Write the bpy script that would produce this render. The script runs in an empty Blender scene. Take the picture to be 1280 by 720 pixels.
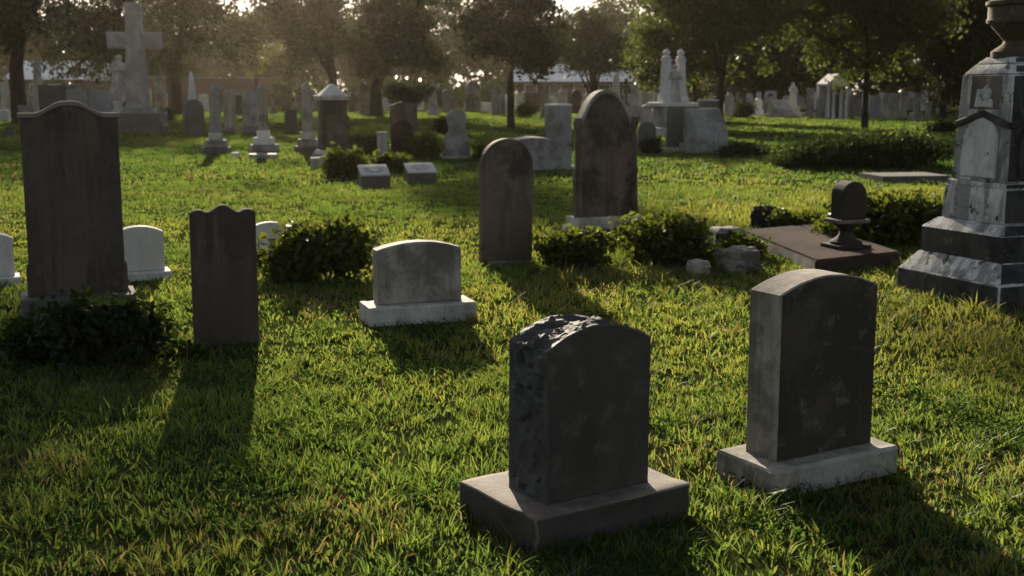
import bpy, bmesh, math, random
import numpy as np
from mathutils import Vector, Matrix, noise

random.seed(7)
S = bpy.context.scene
COL = S.collection
R = math.radians
PI = math.pi

# ------------------------------------------------------------------ camera
F = 1500.0            # focal length in photo pixels (1280 wide)
CH = 1.6              # eye height
TH = math.atan2(250, 1500)
CT, ST = math.cos(TH), math.sin(TH)

def gp(px, py, z=0.0):
    """ground point seen at a photo pixel (used only to survey the place)"""
    u = (px - 640) / F; v = (360 - py) / F
    dx, dy, dz = u, CT + v * ST, -ST + v * CT
    t = (z - CH) / dz
    return Vector((dx * t, dy * t, z))

def zat(p, py):
    v = (360 - py) / F
    t = p.y / (CT + v * ST)
    return CH + (-ST + v * CT) * t

def mpp(p):
    return (p.y * CT + CH * ST) / F

def at_depth(px, D):
    return Vector(((px - 640) / F * (D * CT + CH * ST), D, 0))

cam = bpy.data.cameras.new('camera'); camo = bpy.data.objects.new('camera', cam); COL.objects.link(camo)
camo.location = (0, 0, CH); camo.rotation_euler = (PI / 2 - TH, 0, 0)
cam.sensor_width = 36; cam.lens = F / 1280 * 36; cam.clip_end = 2000; cam.clip_start = .05
cam.dof.use_dof = True; cam.dof.focus_distance = 5.3; cam.dof.aperture_fstop = 4.2
S.camera = camo

# ------------------------------------------------------------------ light
SUN_AZ, SUN_EL = R(-10.8), R(17)
sun_dir = Vector((math.sin(SUN_AZ) * math.cos(SUN_EL), math.cos(SUN_AZ) * math.cos(SUN_EL), math.sin(SUN_EL)))
sl = bpy.data.lights.new('sun', 'SUN'); so = bpy.data.objects.new('sun', sl); COL.objects.link(so)
sl.energy = 5.0; sl.angle = R(.55); sl.color = (1, .87, .68)
so.rotation_euler = (-sun_dir).to_track_quat('-Z', 'Y').to_euler(); so.location = sun_dir * 60
W = bpy.data.worlds.new('World'); S.world = W; W.use_nodes = True
nt = W.node_tree; sky = nt.nodes.new('ShaderNodeTexSky'); sky.sky_type = 'NISHITA'; sky.sun_disc = False
sky.sun_elevation = SUN_EL; sky.sun_rotation = SUN_AZ; sky.dust_density = 2.0
hs = nt.nodes.new('ShaderNodeHueSaturation'); hs.inputs['Saturation'].default_value = .48      # hazy evening sky
nt.links.new(sky.outputs[0], hs.inputs['Color']); nt.links.new(hs.outputs[0], nt.nodes['Background'].inputs[0]); nt.nodes['Background'].inputs[1].default_value = .052
S.view_settings.view_transform = 'Standard'; S.view_settings.look = 'None'
S.view_settings.exposure = 1.08; S.view_settings.gamma = 1; S.view_settings.use_curve_mapping = False
S.render.engine = 'CYCLES'; S.cycles.use_denoising = True
S.cycles.max_bounces = 6; S.cycles.diffuse_bounces = 3; S.cycles.glossy_bounces = 2; S.cycles.transmission_bounces = 4
S.cycles.transparent_max_bounces = 4; S.cycles.caustics_reflective = False; S.cycles.caustics_refractive = False

# ------------------------------------------------------------------ tagging
def tag(o, label=None, cat=None, group=None, kind=None):
    if label: o['label'] = label
    if cat: o['category'] = cat
    if group: o['group'] = group
    if kind: o['kind'] = kind
    return o

def thing(name, label, cat, p, yaw=0., group=None):
    o = bpy.data.objects.new(name, None); COL.objects.link(o)
    k = .009 if cat in ('headstone', 'gravestone', 'obelisk', 'statue') else 0      # stones settle a little out of plumb
    o.location = p; o.rotation_euler = (random.gauss(0, k), random.gauss(0, k), yaw); o.empty_display_size = .2
    return tag(o, label, cat, group)

def mesh_from(bm, name, mat, smooth=35):
    me = bpy.data.meshes.new(name); bm.normal_update(); bm.to_mesh(me); bm.free()
    for m in (mat if isinstance(mat, (list, tuple)) else [mat]): me.materials.append(m)
    if smooth:
        for pl in me.polygons: pl.use_smooth = True
        me.set_sharp_from_angle(angle=R(smooth))
    return me

def obj(name, bm, mat, parent=None, smooth=35, loc=None, rot=None):
    o = bpy.data.objects.new(name, mesh_from(bm, name, mat, smooth)); COL.objects.link(o)
    if parent: o.parent = parent
    if loc is not None: o.location = loc
    if rot is not None: o.rotation_euler = rot
    return o

def copy_tree(o, parent=None):
    c = o.copy(); COL.objects.link(c)
    if parent: c.parent = parent
    for ch in list(o.children): copy_tree(ch, c)
    return c

# ------------------------------------------------------------------ materials
def newmat(name):
    m = bpy.data.materials.new(name); m.use_nodes = True
    n = m.node_tree.nodes; b = n['Principled BSDF']
    return m, m.node_tree, b

def mixc(nt_, fac, a, b, mode='MIX'):
    mx = nt_.nodes.new('ShaderNodeMix'); mx.data_type = 'RGBA'; mx.blend_type = mode
    for sock, v in ((mx.inputs[0], fac), (mx.inputs[6], a), (mx.inputs[7], b)):
        if hasattr(v, 'is_output'): nt_.links.new(v, sock)
        elif isinstance(v, (int, float)): sock.default_value = v
        else: sock.default_value = (*v, 1)
    return mx.outputs[2]

def ramp(nt_, v, a, b, lo=0., hi=1.):
    mr = nt_.nodes.new('ShaderNodeMapRange'); mr.interpolation_type = 'SMOOTHSTEP'
    nt_.links.new(v, mr.inputs[0]); mr.inputs[1].default_value = a; mr.inputs[2].default_value = b
    mr.inputs[3].default_value = lo; mr.inputs[4].default_value = hi
    return mr.outputs[0]

def noi(nt_, vec, scale, detail=6, rough=.6, sc3=None, off=0):
    if sc3 is not None or off:
        mp = nt_.nodes.new('ShaderNodeMapping'); nt_.links.new(vec, mp.inputs[0])
        mp.inputs[3].default_value = sc3 or (1, 1, 1); mp.inputs[1].default_value = (off, off * 1.7, off * .6); vec = mp.outputs[0]
    n = nt_.nodes.new('ShaderNodeTexNoise'); nt_.links.new(vec, n.inputs['Vector'])
    n.inputs['Scale'].default_value = scale; n.inputs['Detail'].default_value = detail; n.inputs['Roughness'].default_value = rough
    return n.outputs[0]

def stone(name, base, dark, stain, mott=(.35, .7), streak=.7, lichen=None, lich_amt=(.62, .7), rough=.85, bump=.25, scale=1., grain=.4, seed=0, spec=.3, blots=.75):
    m, t, b = newmat(name)
    tc = t.nodes.new('ShaderNodeTexCoord'); oi = t.nodes.new('ShaderNodeObjectInfo')
    ad = t.nodes.new('ShaderNodeVectorMath'); ad.operation = 'ADD'; t.links.new(tc.outputs['Object'], ad.inputs[0])
    sc = t.nodes.new('ShaderNodeVectorMath'); sc.operation = 'SCALE'; sc.inputs[3].default_value = 9.
    cx = t.nodes.new('ShaderNodeCombineXYZ'); t.links.new(oi.outputs['Random'], cx.inputs[0]); t.links.new(oi.outputs['Random'], cx.inputs[1])
    t.links.new(cx.outputs[0], sc.inputs[0]); t.links.new(sc.outputs[0], ad.inputs[1])
    v = ad.outputs[0]
    c = mixc(t, ramp(t, noi(t, v, 3.5 * scale, 8, .65, off=seed), *mott), base, dark)
    wv = t.nodes.new('ShaderNodeVectorMath'); wv.operation = 'MULTIPLY_ADD'; wn = t.nodes.new('ShaderNodeTexNoise'); t.links.new(v, wn.inputs['Vector']); wn.inputs['Scale'].default_value = 2.5 * scale
    t.links.new(wn.outputs['Color'], wv.inputs[0]); wv.inputs[1].default_value = (.07 / scale, .07 / scale, .2 / scale); t.links.new(v, wv.inputs[2])
    st = ramp(t, noi(t, wv.outputs[0], 1., 8, .62, (8 * scale, 8 * scale, .75 * scale), seed + 3), .455, .57, 0, streak)
    c = mixc(t, st, c, stain)
    fine = noi(t, v, 55 * scale, 5, .7)
    c = mixc(t, grain, c, mixc(t, fine, tuple(x * .45 for x in base), tuple(min(1, x * 1.5) for x in base)))
    blot = ramp(t, noi(t, v, 1.7 * scale, 9, .72, off=seed + 6), .46, .58, 0, blots)
    c = mixc(t, blot, c, tuple(x * .55 for x in stain))
    sp = ramp(t, noi(t, v, 170 * scale, 3, .6, off=seed + 8), .56, .66, 0, .35)
    c = mixc(t, sp, c, tuple(x * .35 for x in base))
    if lichen:
        l1 = noi(t, v, 9 * scale, 8, .7, off=seed + 9)
        c = mixc(t, ramp(t, l1, *lich_amt), c, lichen)
    t.links.new(c, b.inputs['Base Color']); b.inputs['Roughness'].default_value = rough
    b.inputs['Specular IOR Level'].default_value = spec
    bp = t.nodes.new('ShaderNodeBump'); bp.inputs['Strength'].default_value = bump; bp.inputs['Distance'].default_value = .012 / scale
    h = t.nodes.new('ShaderNodeMath'); h.operation = 'ADD'
    t.links.new(noi(t, v, 38 * scale, 8, .7), h.inputs[0]); t.links.new(noi(t, v, 7 * scale, 4, .6), h.inputs[1])
    t.links.new(h.outputs[0], bp.inputs['Height']); t.links.new(bp.outputs[0], b.inputs['Normal'])
    return m

M = {}
M['granite_dark'] = stone('dark_granite', (.085, .088, .090), (.045, .046, .047), (.12, .11, .1), streak=.45, lichen=(.14, .13, .10), lich_amt=(.64, .74), bump=.3, rough=.74, spec=.4)
M['black_stone'] = stone('black_stone', (.026, .024, .021), (.015, .014, .013), (.045, .041, .035), streak=.4, lichen=(.09, .085, .07), lich_amt=(.66, .76), bump=.3, seed=44)
M['granite_face'] = stone('worn_dark_granite_face', (.062, .056, .046), (.034, .030, .026), (.09, .077, .06), streak=.5, lichen=(.115, .10, .08), lich_amt=(.50, .72), bump=.14, rough=.6, spec=.4, blots=0.5)
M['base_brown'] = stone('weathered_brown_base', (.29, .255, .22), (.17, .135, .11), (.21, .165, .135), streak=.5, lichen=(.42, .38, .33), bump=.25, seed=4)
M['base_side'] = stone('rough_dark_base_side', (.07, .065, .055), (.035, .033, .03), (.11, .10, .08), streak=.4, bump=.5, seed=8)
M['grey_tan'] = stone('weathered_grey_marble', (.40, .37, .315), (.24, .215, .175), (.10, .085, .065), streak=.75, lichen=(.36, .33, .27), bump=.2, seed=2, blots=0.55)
M['grey_front'] = stone('dark_marble_front', (.105, .086, .064), (.056, .047, .037), (.045, .038, .03), streak=.7, lichen=(.17, .145, .11), lich_amt=(.54, .72), bump=.16, seed=21, blots=0.6)
M['marble'] = stone('white_marble', (.60, .575, .53), (.42, .39, .35), (.17, .145, .12), mott=(.4, .8), streak=.6, lichen=(.26, .22, .17), lich_amt=(.60, .72), bump=.18, seed=5, blots=0.4)
M['marble_clean'] = stone('pale_white_marble', (.72, .70, .66), (.58, .56, .52), (.42, .39, .35), mott=(.4, .8), streak=.4, lichen=(.38, .35, .3), lich_amt=(.66, .76), bump=.12, seed=6, blots=0.22)
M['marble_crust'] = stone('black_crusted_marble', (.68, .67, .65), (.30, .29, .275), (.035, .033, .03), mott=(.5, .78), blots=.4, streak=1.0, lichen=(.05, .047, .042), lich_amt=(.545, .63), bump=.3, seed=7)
M['marble_black'] = stone('sooty_shaded_marble', (.095, .09, .084), (.04, .038, .036), (.026, .025, .023), mott=(.3, .6), streak=.85, lichen=(.34, .325, .30), lich_amt=(.60, .76), bump=.35, seed=12)  # black crust, plus shade of the front faces and gable line in the colour
M['marble_panel'] = stone('inset_marble_panel', (.66, .65, .63), (.46, .45, .43), (.22, .2, .18), mott=(.45, .8), streak=.5, lichen=(.07, .065, .06), lich_amt=(.63, .71), bump=.2, seed=15, blots=0.4)
M['marble_worn'] = stone('worn_stained_marble', (.44, .415, .365), (.27, .25, .215), (.12, .095, .07), mott=(.38, .72), streak=.75, lichen=(.20, .17, .13), lich_amt=(.57, .70), bump=.25, seed=41, blots=0.6)
M['brownstone'] = stone('brownstone', (.165, .125, .098), (.095, .073, .058), (.055, .045, .037), streak=.85, lichen=(.26, .215, .175), lich_amt=(.62, .74), bump=.22, seed=3)
M['brownstone_dark'] = stone('dark_brownstone', (.080, .064, .052), (.050, .041, .034), (.17, .138, .108), streak=.75, lichen=(.15, .095, .07), lich_amt=(.56, .72), bump=.22, seed=11)
M['grey'] = stone('grey_granite', (.34, .335, .325), (.23, .225, .21), (.12, .11, .1), streak=.45, lichen=(.33, .32, .3), bump=.25, seed=13, blots=0.5)
M['grey_blue'] = stone('blue_grey_granite', (.36, .38, .42), (.27, .28, .31), (.2, .2, .2), streak=.3, bump=.15, seed=14, blots=0.2)
M['grey_dark'] = stone('dark_grey_granite', (.13, .125, .115), (.075, .07, .065), (.17, .155, .13), streak=.5, bump=.25, seed=16)
M['rock_granite'] = stone('rough_hewn_granite', (.42, .40, .37), (.25, .235, .215), (.2, .18, .16), mott=(.4, .6), streak=.35, lichen=(.4, .38, .35), bump=.6, scale=.6, seed=17, blots=0.3)
M['rust_stain'] = stone('brown_stained_marble', (.30, .25, .21), (.15, .10, .075), (.06, .05, .042), mott=(.4, .6), streak=.8, lichen=(.45, .43, .4), lich_amt=(.6, .7), bump=.3, seed=28)
M['rust_stone'] = stone('rust_stained_stone', (.125, .094, .056), (.070, .052, .033), (.038, .032, .025), streak=.7, lichen=(.19, .165, .14), lich_amt=(.6, .72), bump=.3, seed=18)
M['ledger'] = stone('brown_ledger_stone', (.085, .055, .043), (.05, .034, .027), (.045, .036, .03), mott=(.35, .65), streak=.3, lichen=(.14, .105, .085), lich_amt=(.60, .74), bump=.4, seed=19, spec=.04)

def leafmat(name, a, b_, tr, gloss=.12, rough=.4, mixt=.45, var=.0):
    m, t, pb = newmat(name); t.nodes.remove(pb)
    at = t.nodes.new('ShaderNodeAttribute'); at.attribute_name = 'tint'
    oi = t.nodes.new('ShaderNodeObjectInfo')
    c = mixc(t, at.outputs['Fac'], a, b_)
    ct = mixc(t, at.outputs['Fac'], tr, tuple(x * .8 + y * .5 for x, y in zip(tr, b_)))
    if var:
        hv = t.nodes.new('ShaderNodeHueSaturation'); t.links.new(c, hv.inputs['Color'])
        t.links.new(ramp(t, oi.outputs['Random'], 0, 1, 1 - var, 1 + var), hv.inputs['Value']); c = hv.outputs[0]
    d = t.nodes.new('ShaderNodeBsdfDiffuse'); tl = t.nodes.new('ShaderNodeBsdfTranslucent'); g = t.nodes.new('ShaderNodeBsdfGlossy')
    t.links.new(c, d.inputs[0]); t.links.new(ct, tl.inputs[0]); g.inputs['Roughness'].default_value = rough; g.inputs[0].default_value = (.9, .92, 1, 1)
    m1 = t.nodes.new('ShaderNodeMixShader'); m1.inputs[0].default_value = mixt
    t.links.new(d.outputs[0], m1.inputs[1]); t.links.new(tl.outputs[0], m1.inputs[2])
    m2 = t.nodes.new('ShaderNodeMixShader'); lw = t.nodes.new('ShaderNodeFresnel'); lw.inputs[0].default_value = 1.4
    mm = t.nodes.new('ShaderNodeMath'); mm.operation = 'MULTIPLY'; mm.inputs[1].default_value = gloss * 8; t.links.new(lw.outputs[0], mm.inputs[0])
    mm.use_clamp = True
    t.links.new(mm.outputs[0], m2.inputs[0]); t.links.new(m1.outputs[0], m2.inputs[1]); t.links.new(g.outputs[0], m2.inputs[2])
    t.links.new(m2.outputs[0], t.nodes['Material Output'].inputs[0])
    return m

def grassmat():
    m, t, pb = newmat('grass_blade'); t.nodes.remove(pb)
    at = t.nodes.new('ShaderNodeAttribute'); at.attribute_name = 'tint'
    def rampc(cols):
        r = t.nodes.new('ShaderNodeValToRGB'); e = r.color_ramp.elements
        for i, (p, c) in enumerate(cols):
            el = e[i] if i < 2 else e.new(p)
            el.position = p; el.color = (*c, 1)
        t.links.new(at.outputs['Fac'], r.inputs[0]); return r.outputs[0]
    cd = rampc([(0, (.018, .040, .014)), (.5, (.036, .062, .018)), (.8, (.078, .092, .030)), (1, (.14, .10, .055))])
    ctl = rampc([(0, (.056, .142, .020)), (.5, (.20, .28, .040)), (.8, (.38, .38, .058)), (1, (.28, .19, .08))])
    d = t.nodes.new('ShaderNodeBsdfDiffuse'); tl = t.nodes.new('ShaderNodeBsdfTranslucent'); g = t.nodes.new('ShaderNodeBsdfGlossy')
    t.links.new(cd, d.inputs[0]); t.links.new(ctl, tl.inputs[0]); g.inputs['Roughness'].default_value = .45
    m1 = t.nodes.new('ShaderNodeMixShader'); m1.inputs[0].default_value = .55
    t.links.new(d.outputs[0], m1.inputs[1]); t.links.new(tl.outputs[0], m1.inputs[2])
    m2 = t.nodes.new('ShaderNodeMixShader'); m2.inputs[0].default_value = .03
    t.links.new(m1.outputs[0], m2.inputs[1]); t.links.new(g.outputs[0], m2.inputs[2])
    t.links.new(m2.outputs[0], t.nodes['Material Output'].inputs[0])
    return m
M['grass'] = grassmat()
M['leaf'] = leafmat('tree_leaf', (.040, .052, .016), (.075, .078, .022), (.11, .15, .026), gloss=.01, var=.3, mixt=.4)
M['leaf_olive'] = leafmat('olive_tree_leaf', (.030, .036, .016), (.052, .053, .023), (.06, .07, .022), gloss=.01, var=.25, mixt=.24)
M['leaf_dark'] = leafmat('dark_tree_leaf', (.022, .032, .012), (.038, .045, .015), (.04, .055, .012), gloss=.01, var=.2, mixt=.25)
M['leaf_yellow'] = leafmat('yellowing_leaf', (.06, .075, .016), (.16, .13, .025), (.2, .19, .022), gloss=.05, var=.2)
M['ivy'] = leafmat('ivy_leaf', (.016, .026, .010), (.034, .045, .015), (.05, .075, .010), gloss=.006, rough=.6, mixt=.25)
M['dead_leaf'] = leafmat('dead_leaf', (.10, .055, .028), (.20, .13, .065), (.2, .11, .04), gloss=.01, mixt=.3)
M['clover'] = leafmat('clover_leaf', (.022, .052, .018), (.045, .08, .022), (.10, .19, .03), gloss=0., mixt=.45)
M['shrub'] = leafmat('shrub_leaf', (.026, .042, .012), (.065, .075, .018), (.14, .17, .016), gloss=.01, mixt=.42)
M['bark'] = stone('bark', (.062, .048, .036), (.032, .026, .02), (.02, .016, .013), streak=.8, bump=.6, seed=22)

def simple(name, col, rough=.7, var=.25, scale=4, bump=.1):
    m, t, b = newmat(name); tc = t.nodes.new('ShaderNodeTexCoord'); v = tc.outputs['Object']
    n = noi(t, v, scale, 7, .65)
    t.links.new(mixc(t, n, tuple(c * (1 - var) for c in col), tuple(min(1, c * (1 + var)) for c in col)), b.inputs['Base Color'])
    b.inputs['Roughness'].default_value = rough
    bp = t.nodes.new('ShaderNodeBump'); bp.inputs['Strength'].default_value = bump; bp.inputs['Distance'].default_value = .02
    t.links.new(noi(t, v, scale * 8), bp.inputs['Height']); t.links.new(bp.outputs[0], b.inputs['Normal'])
    return m

def brickmat():
    m, t, b = newmat('red_brick'); tc = t.nodes.new('ShaderNodeTexCoord')
    mp = t.nodes.new('ShaderNodeMapping'); mp.inputs[2].default_value = (PI / 2, 0, 0); t.links.new(tc.outputs['Object'], mp.inputs[0])
    br = t.nodes.new('ShaderNodeTexBrick'); t.links.new(mp.outputs[0], br.inputs[0])
    br.inputs['Color1'].default_value = (.115, .06, .045, 1); br.inputs['Color2'].default_value = (.08, .045, .036, 1); br.inputs['Mortar'].default_value = (.13, .11, .095, 1)
    br.inputs['Scale'].default_value = 4.5; br.inputs['Mortar Size'].default_value = .012
    t.links.new(mixc(t, ramp(t, noi(t, tc.outputs['Object'], .6), .35, .7, 0, .5), br.outputs[0], (.1, .06, .045)), b.inputs['Base Color'])
    b.inputs['Roughness'].default_value = .9
    return m
M['brick'] = brickmat()
M['metal_roof'] = simple('pale_metal_roof', (.62, .68, .72), .45, .12, .8)
M['white_paint'] = simple('white_paint', (.74, .74, .72), .5, .1, 2)
M['dark_glass'] = simple('dark_window_glass', (.03, .035, .04), .15, .2, 1, 0)
M['trim_dark'] = simple('dark_trim', (.06, .055, .05), .6)
M['rock'] = stone('field_rock', (.27, .25, .22), (.15, .135, .115), (.1, .09, .08), streak=.3, lichen=(.36, .34, .29), bump=.5, seed=30)
M['plaque_text'] = simple('engraved_plaque_inlay', (.16, .18, .24), .5, .5, 30)

def groundmat():
    m, t, b = newmat('soil_and_turf'); tc = t.nodes.new('ShaderNodeTexCoord'); v = tc.outputs['Object']
    c = mixc(t, ramp(t, noi(t, v, 30, 8, .7), .3, .7), (.022, .028, .012), (.055, .072, .020))
    c = mixc(t, ramp(t, noi(t, v, .35, 5, .6), .45, .7, 0, .6), c, (.088, .092, .024))
    c = mixc(t, ramp(t, noi(t, v, .9, 5, .65, off=5), .58, .72, 0, .7), c, (.075, .062, .035))
    t.links.new(c, b.inputs['Base Color']); b.inputs['Roughness'].default_value = 1; b.inputs['Specular IOR Level'].default_value = 0
    bp = t.nodes.new('ShaderNodeBump'); bp.inputs['Strength'].default_value = .8; bp.inputs['Distance'].default_value = .08
    t.links.new(noi(t, v, 9, 8, .75), bp.inputs['Height']); t.links.new(bp.outputs[0], b.inputs['Normal'])
    return m
M['ground'] = groundmat()

# ------------------------------------------------------------------ mesh helpers
FOOT = []      # footprints kept free of grass: (x, y, half_w, half_d, yaw)

def densify(pts, step):
    out = []
    n = len(pts)
    for i in range(n):
        a, b = Vector(pts[i]), Vector(pts[(i + 1) % n])
        k = max(1, int((b - a).length / step))
        for j in range(k): out.append(a.lerp(b, j / k))
    return out

def slab(outline, d, bev=.006, jit=.0015, step=.05, rock=0., rows=1, seed=0, mats=False):
    """upright slab: outline (x, z) counter-clockwise seen from the front (-y), thickness d, worn edges; rock = hewn edge relief"""
    P = densify([Vector(p) for p in outline], step); n = len(P)
    N = []
    for i in range(n):
        t = (P[(i + 1) % n] - P[i - 1]); t.normalize() if t.length else None
        N.append(Vector((t.y, -t.x)))
    prof = [(-d / 2, bev), (-d / 2 + bev, 0)]
    for k in range(1, rows): prof.append((-d / 2 + bev + (d - 2 * bev) * k / rows, 0))
    prof += [(d / 2 - bev, 0), (d / 2, bev)]
    bm = bmesh.new(); rings = []
    for k, (y, ins) in enumerate(prof):
        ring = []
        for i in range(n):
            p = P[i] - N[i] * ins
            q = Vector((p.x * 23 + seed, y * 23, p.y * 23))
            j = noise.noise(q) * jit
            if rock and p.y > .012:
                f = min(1.0, .08 + .22 * max(0, k - 1), .08 + .22 * max(0, len(prof) - 2 - k))
                q3 = Vector((p.x, y * 1.2, p.y)) * 15 + Vector((seed, 0, 0)); q3 += noise.noise_vector(q3 * .8) * .35
                cp = noise.voronoi(q3)[1][0]; tl = noise.cell_vector(cp * 3.7) - Vector((.5, .5, .5))
                r = 1.5 * (noise.cell(cp * 5.3) - .45) + 2.2 * tl.dot(q3 - cp) + .8 * noise.fractal(q3 * 2.2, .7, 2.1, 4)
                j += rock * f * r
            p = p + N[i] * j
            yy = y + (noise.noise(q + Vector((50, 0, 0))) * jit if k in (0, len(prof) - 1) else 0)
            ring.append(bm.verts.new((p.x, yy, p.y)))
        rings.append(ring)
    for a, b in zip(rings, rings[1:]):
        for i in range(n):
            f = bm.faces.new((a[i], a[(i + 1) % n], b[(i + 1) % n], b[i]))
            if mats: f.material_index = 1
    bm.faces.new(list(reversed(rings[0]))).material_index = 0
    fb = bm.faces.new(rings[-1]); fb.material_index = 0
    bmesh.ops.recalc_face_normals(bm, faces=bm.faces)
    return bm

def o_seg(w, h, rise, n=18):
    pts = [(-w / 2, 0), (w / 2, 0)]
    for i in range(n + 1):
        x = w / 2 - w * i / n
        pts.append((x, h - rise + rise * (1 - (2 * x / w) ** 2)))
    return pts

def o_round(w, h, n=22):
    r = w / 2
    return [(-r, 0), (r, 0)] + [(r * math.cos(PI * i / n), h - r + r * math.sin(PI * i / n)) for i in range(n + 1)]

def o_point(w, h, rise, n=10):
    """pointed gothic / tudor top"""
    pts = [(-w / 2, 0), (w / 2, 0)]
    for i in range(n + 1):
        a = i / n; pts.append((w / 2 * (1 - a), h - rise + rise * (1 - (1 - a) ** 2.3)))
    for i in range(1, n + 1):
        a = 1 - i / n; pts.append((-w / 2 * (1 - a), h - rise + rise * (1 - (1 - a) ** 2.3)))
    return pts

def o_ogee(w, h, rise, sh=.12, n=26):
    """flat shoulders, then a double curve up to a rounded middle"""
    pts = [(-w / 2, 0), (w / 2, 0)]
    for i in range(n + 1):
        x = w / 2 - w * i / n; a = max(0, 1 - abs(x) / (w / 2 * (1 - sh)))
        pts.append((x, h - rise + rise * (.5 - .5 * math.cos(PI * min(1, a * 1.15)))))
    return pts

def o_flat(w, h): return [(-w / 2, 0), (w / 2, 0), (w / 2, h), (-w / 2, h)]

def addbox(bm, w, d, z0, z1, w1=None, d1=None, x=0., y=0., bev=.006, mi=None):
    w1 = w if w1 is None else w1; d1 = d if d1 is None else d1
    b2 = bmesh.new(); vs = []
    for (ww, dd, z) in ((w, d, z0), (w1, d1, z1)):
        for sx, sy in ((-1, -1), (1, -1), (1, 1), (-1, 1)): vs.append(b2.verts.new((x + sx * ww / 2, y + sy * dd / 2, z)))
    for f in ((3, 2, 1, 0), (4, 5, 6, 7), (0, 1, 5, 4), (1, 2, 6, 5), (2, 3, 7, 6), (3, 0, 4, 7)): b2.faces.new([vs[i] for i in f])
    if mi: 
        b2.faces.ensure_lookup_table()
        for i, k in mi.items(): b2.faces[i].material_index = k
    if bev: bmesh.ops.bevel(b2, geom=list(b2.edges), offset=bev, segments=2, affect='EDGES', profile=.6)
    me = bpy.data.meshes.new('t'); b2.to_mesh(me); b2.free(); bm.from_mesh(me); bpy.data.meshes.remove(me)
    return bm

def box(*a, **k): return addbox(bmesh.new(), *a, **k)

def addlathe(bm, prof, n=20, c=(0, 0), sx=1., sy=1., ph=0.):
    rings = [[bm.verts.new((c[0] + r * sx * math.cos(ph + 2 * PI * i / n), c[1] + r * sy * math.sin(ph + 2 * PI * i / n), z)) for i in range(n)] for r, z in prof]
    for a, b in zip(rings, rings[1:]):
        for i in range(n): bm.faces.new((a[i], a[(i + 1) % n], b[(i + 1) % n], b[i]))
    bm.faces.new(list(reversed(rings[0]))); bm.faces.new(rings[-1])
    return bm

def lathe(prof, n=20, **k): return addlathe(bmesh.new(), prof, n, **k)

def addtube(bm, pts, rads, n=8):
    rings = []
    for k, p in enumerate(pts):
        p = Vector(p)
        t = (Vector(pts[min(k + 1, len(pts) - 1)]) - Vector(pts[max(k - 1, 0)])).normalized()
        u = t.orthogonal().normalized() if abs(t.z) < .99 else Vector((1, 0, 0)); u = (u - t * u.dot(t)).normalized(); w = t.cross(u)
        rings.append([bm.verts.new(p + (u * math.cos(2 * PI * i / n) + w * math.sin(2 * PI * i / n)) * rads[k]) for i in range(n)])
    for a, b in zip(rings, rings[1:]):
        # match nearest start to avoid twists
        off = min(range(n), key=lambda o: (a[0].co - b[o].co).length)
        for i in range(n): bm.faces.new((a[i], a[(i + 1) % n], b[(i + 1 + off) % n], b[(i + off) % n]))
    bm.faces.new(list(reversed(rings[0]))); bm.faces.new(rings[-1])
    return bm

def foot(p, w, d, yaw): FOOT.append((p[0], p[1], w / 2, d / 2, yaw))

YAW = R(22)

# ------------------------------------------------------------------ ground
def build_ground():
    bm = bmesh.new()
    xs = sorted(set([-240, -160, -100] + list(range(-60, 61, 4)) + [100, 160, 240]))
    ys = sorted(set([-50, -20, -5] + list(range(0, 160, 4)) + [200, 280, 360]))
    g = [[bm.verts.new((x, y, 0)) for x in xs] for y in ys]
    for j in range(len(ys) - 1):
        for i in range(len(xs) - 1): bm.faces.new((g[j][i], g[j][i + 1], g[j + 1][i + 1], g[j + 1][i]))
    tag(obj('ground', bm, M['ground'], smooth=0), kind='structure')
build_ground()

# ------------------------------------------------------------------ foreground stones
def near_stone():
    # dark granite headstone with rock-hewn edges on a broad base
    t = thing('headstone', 'dark granite headstone with rough hewn edges on a brown topped base, nearest the camera', 'headstone', (.235, 4.36, 0), R(34))
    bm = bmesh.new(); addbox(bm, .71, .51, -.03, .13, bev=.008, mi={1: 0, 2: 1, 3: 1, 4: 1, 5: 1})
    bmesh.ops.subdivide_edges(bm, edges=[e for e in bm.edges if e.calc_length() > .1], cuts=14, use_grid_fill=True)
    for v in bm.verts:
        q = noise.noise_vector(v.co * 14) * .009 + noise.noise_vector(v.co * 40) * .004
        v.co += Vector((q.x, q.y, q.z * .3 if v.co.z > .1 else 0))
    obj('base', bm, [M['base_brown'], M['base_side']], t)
    w, h = .475, .635
    o = o_seg(w, h, .075, 26)
    bm = slab(o, .25, bev=.006, jit=.002, step=.009, rock=.0092, rows=28, seed=3, mats=True)
    obj('tablet', bm, [M['granite_face'], M['granite_dark']], t, loc=(-.005, -.035, .128), smooth=28)
    foot(t.location, .70, .42, R(33))
near_stone()

def right_stone():
    t = thing('headstone', 'smooth grey headstone with a low arched top on a pale marble base, right foreground', 'headstone', (1.24, 4.85, 0), R(30))
    bm = slab([(-.35, -.03), (.35, -.03), (.35, .105), (.34, .115), (-.34, .115), (-.35, .105)], .36, bev=.014, jit=.006, seed=9, step=.025, rows=8)
    obj('base', bm, M['marble_worn'], t)
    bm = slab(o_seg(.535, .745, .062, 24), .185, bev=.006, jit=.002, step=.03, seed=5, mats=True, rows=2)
    obj('tablet', bm, [M['grey_front'], M['grey_tan']], t, loc=(.005, .0, .113), smooth=30)  # front and back darker than the edges
    foot(t.location, .69, .33, R(30))
right_stone()

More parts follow.
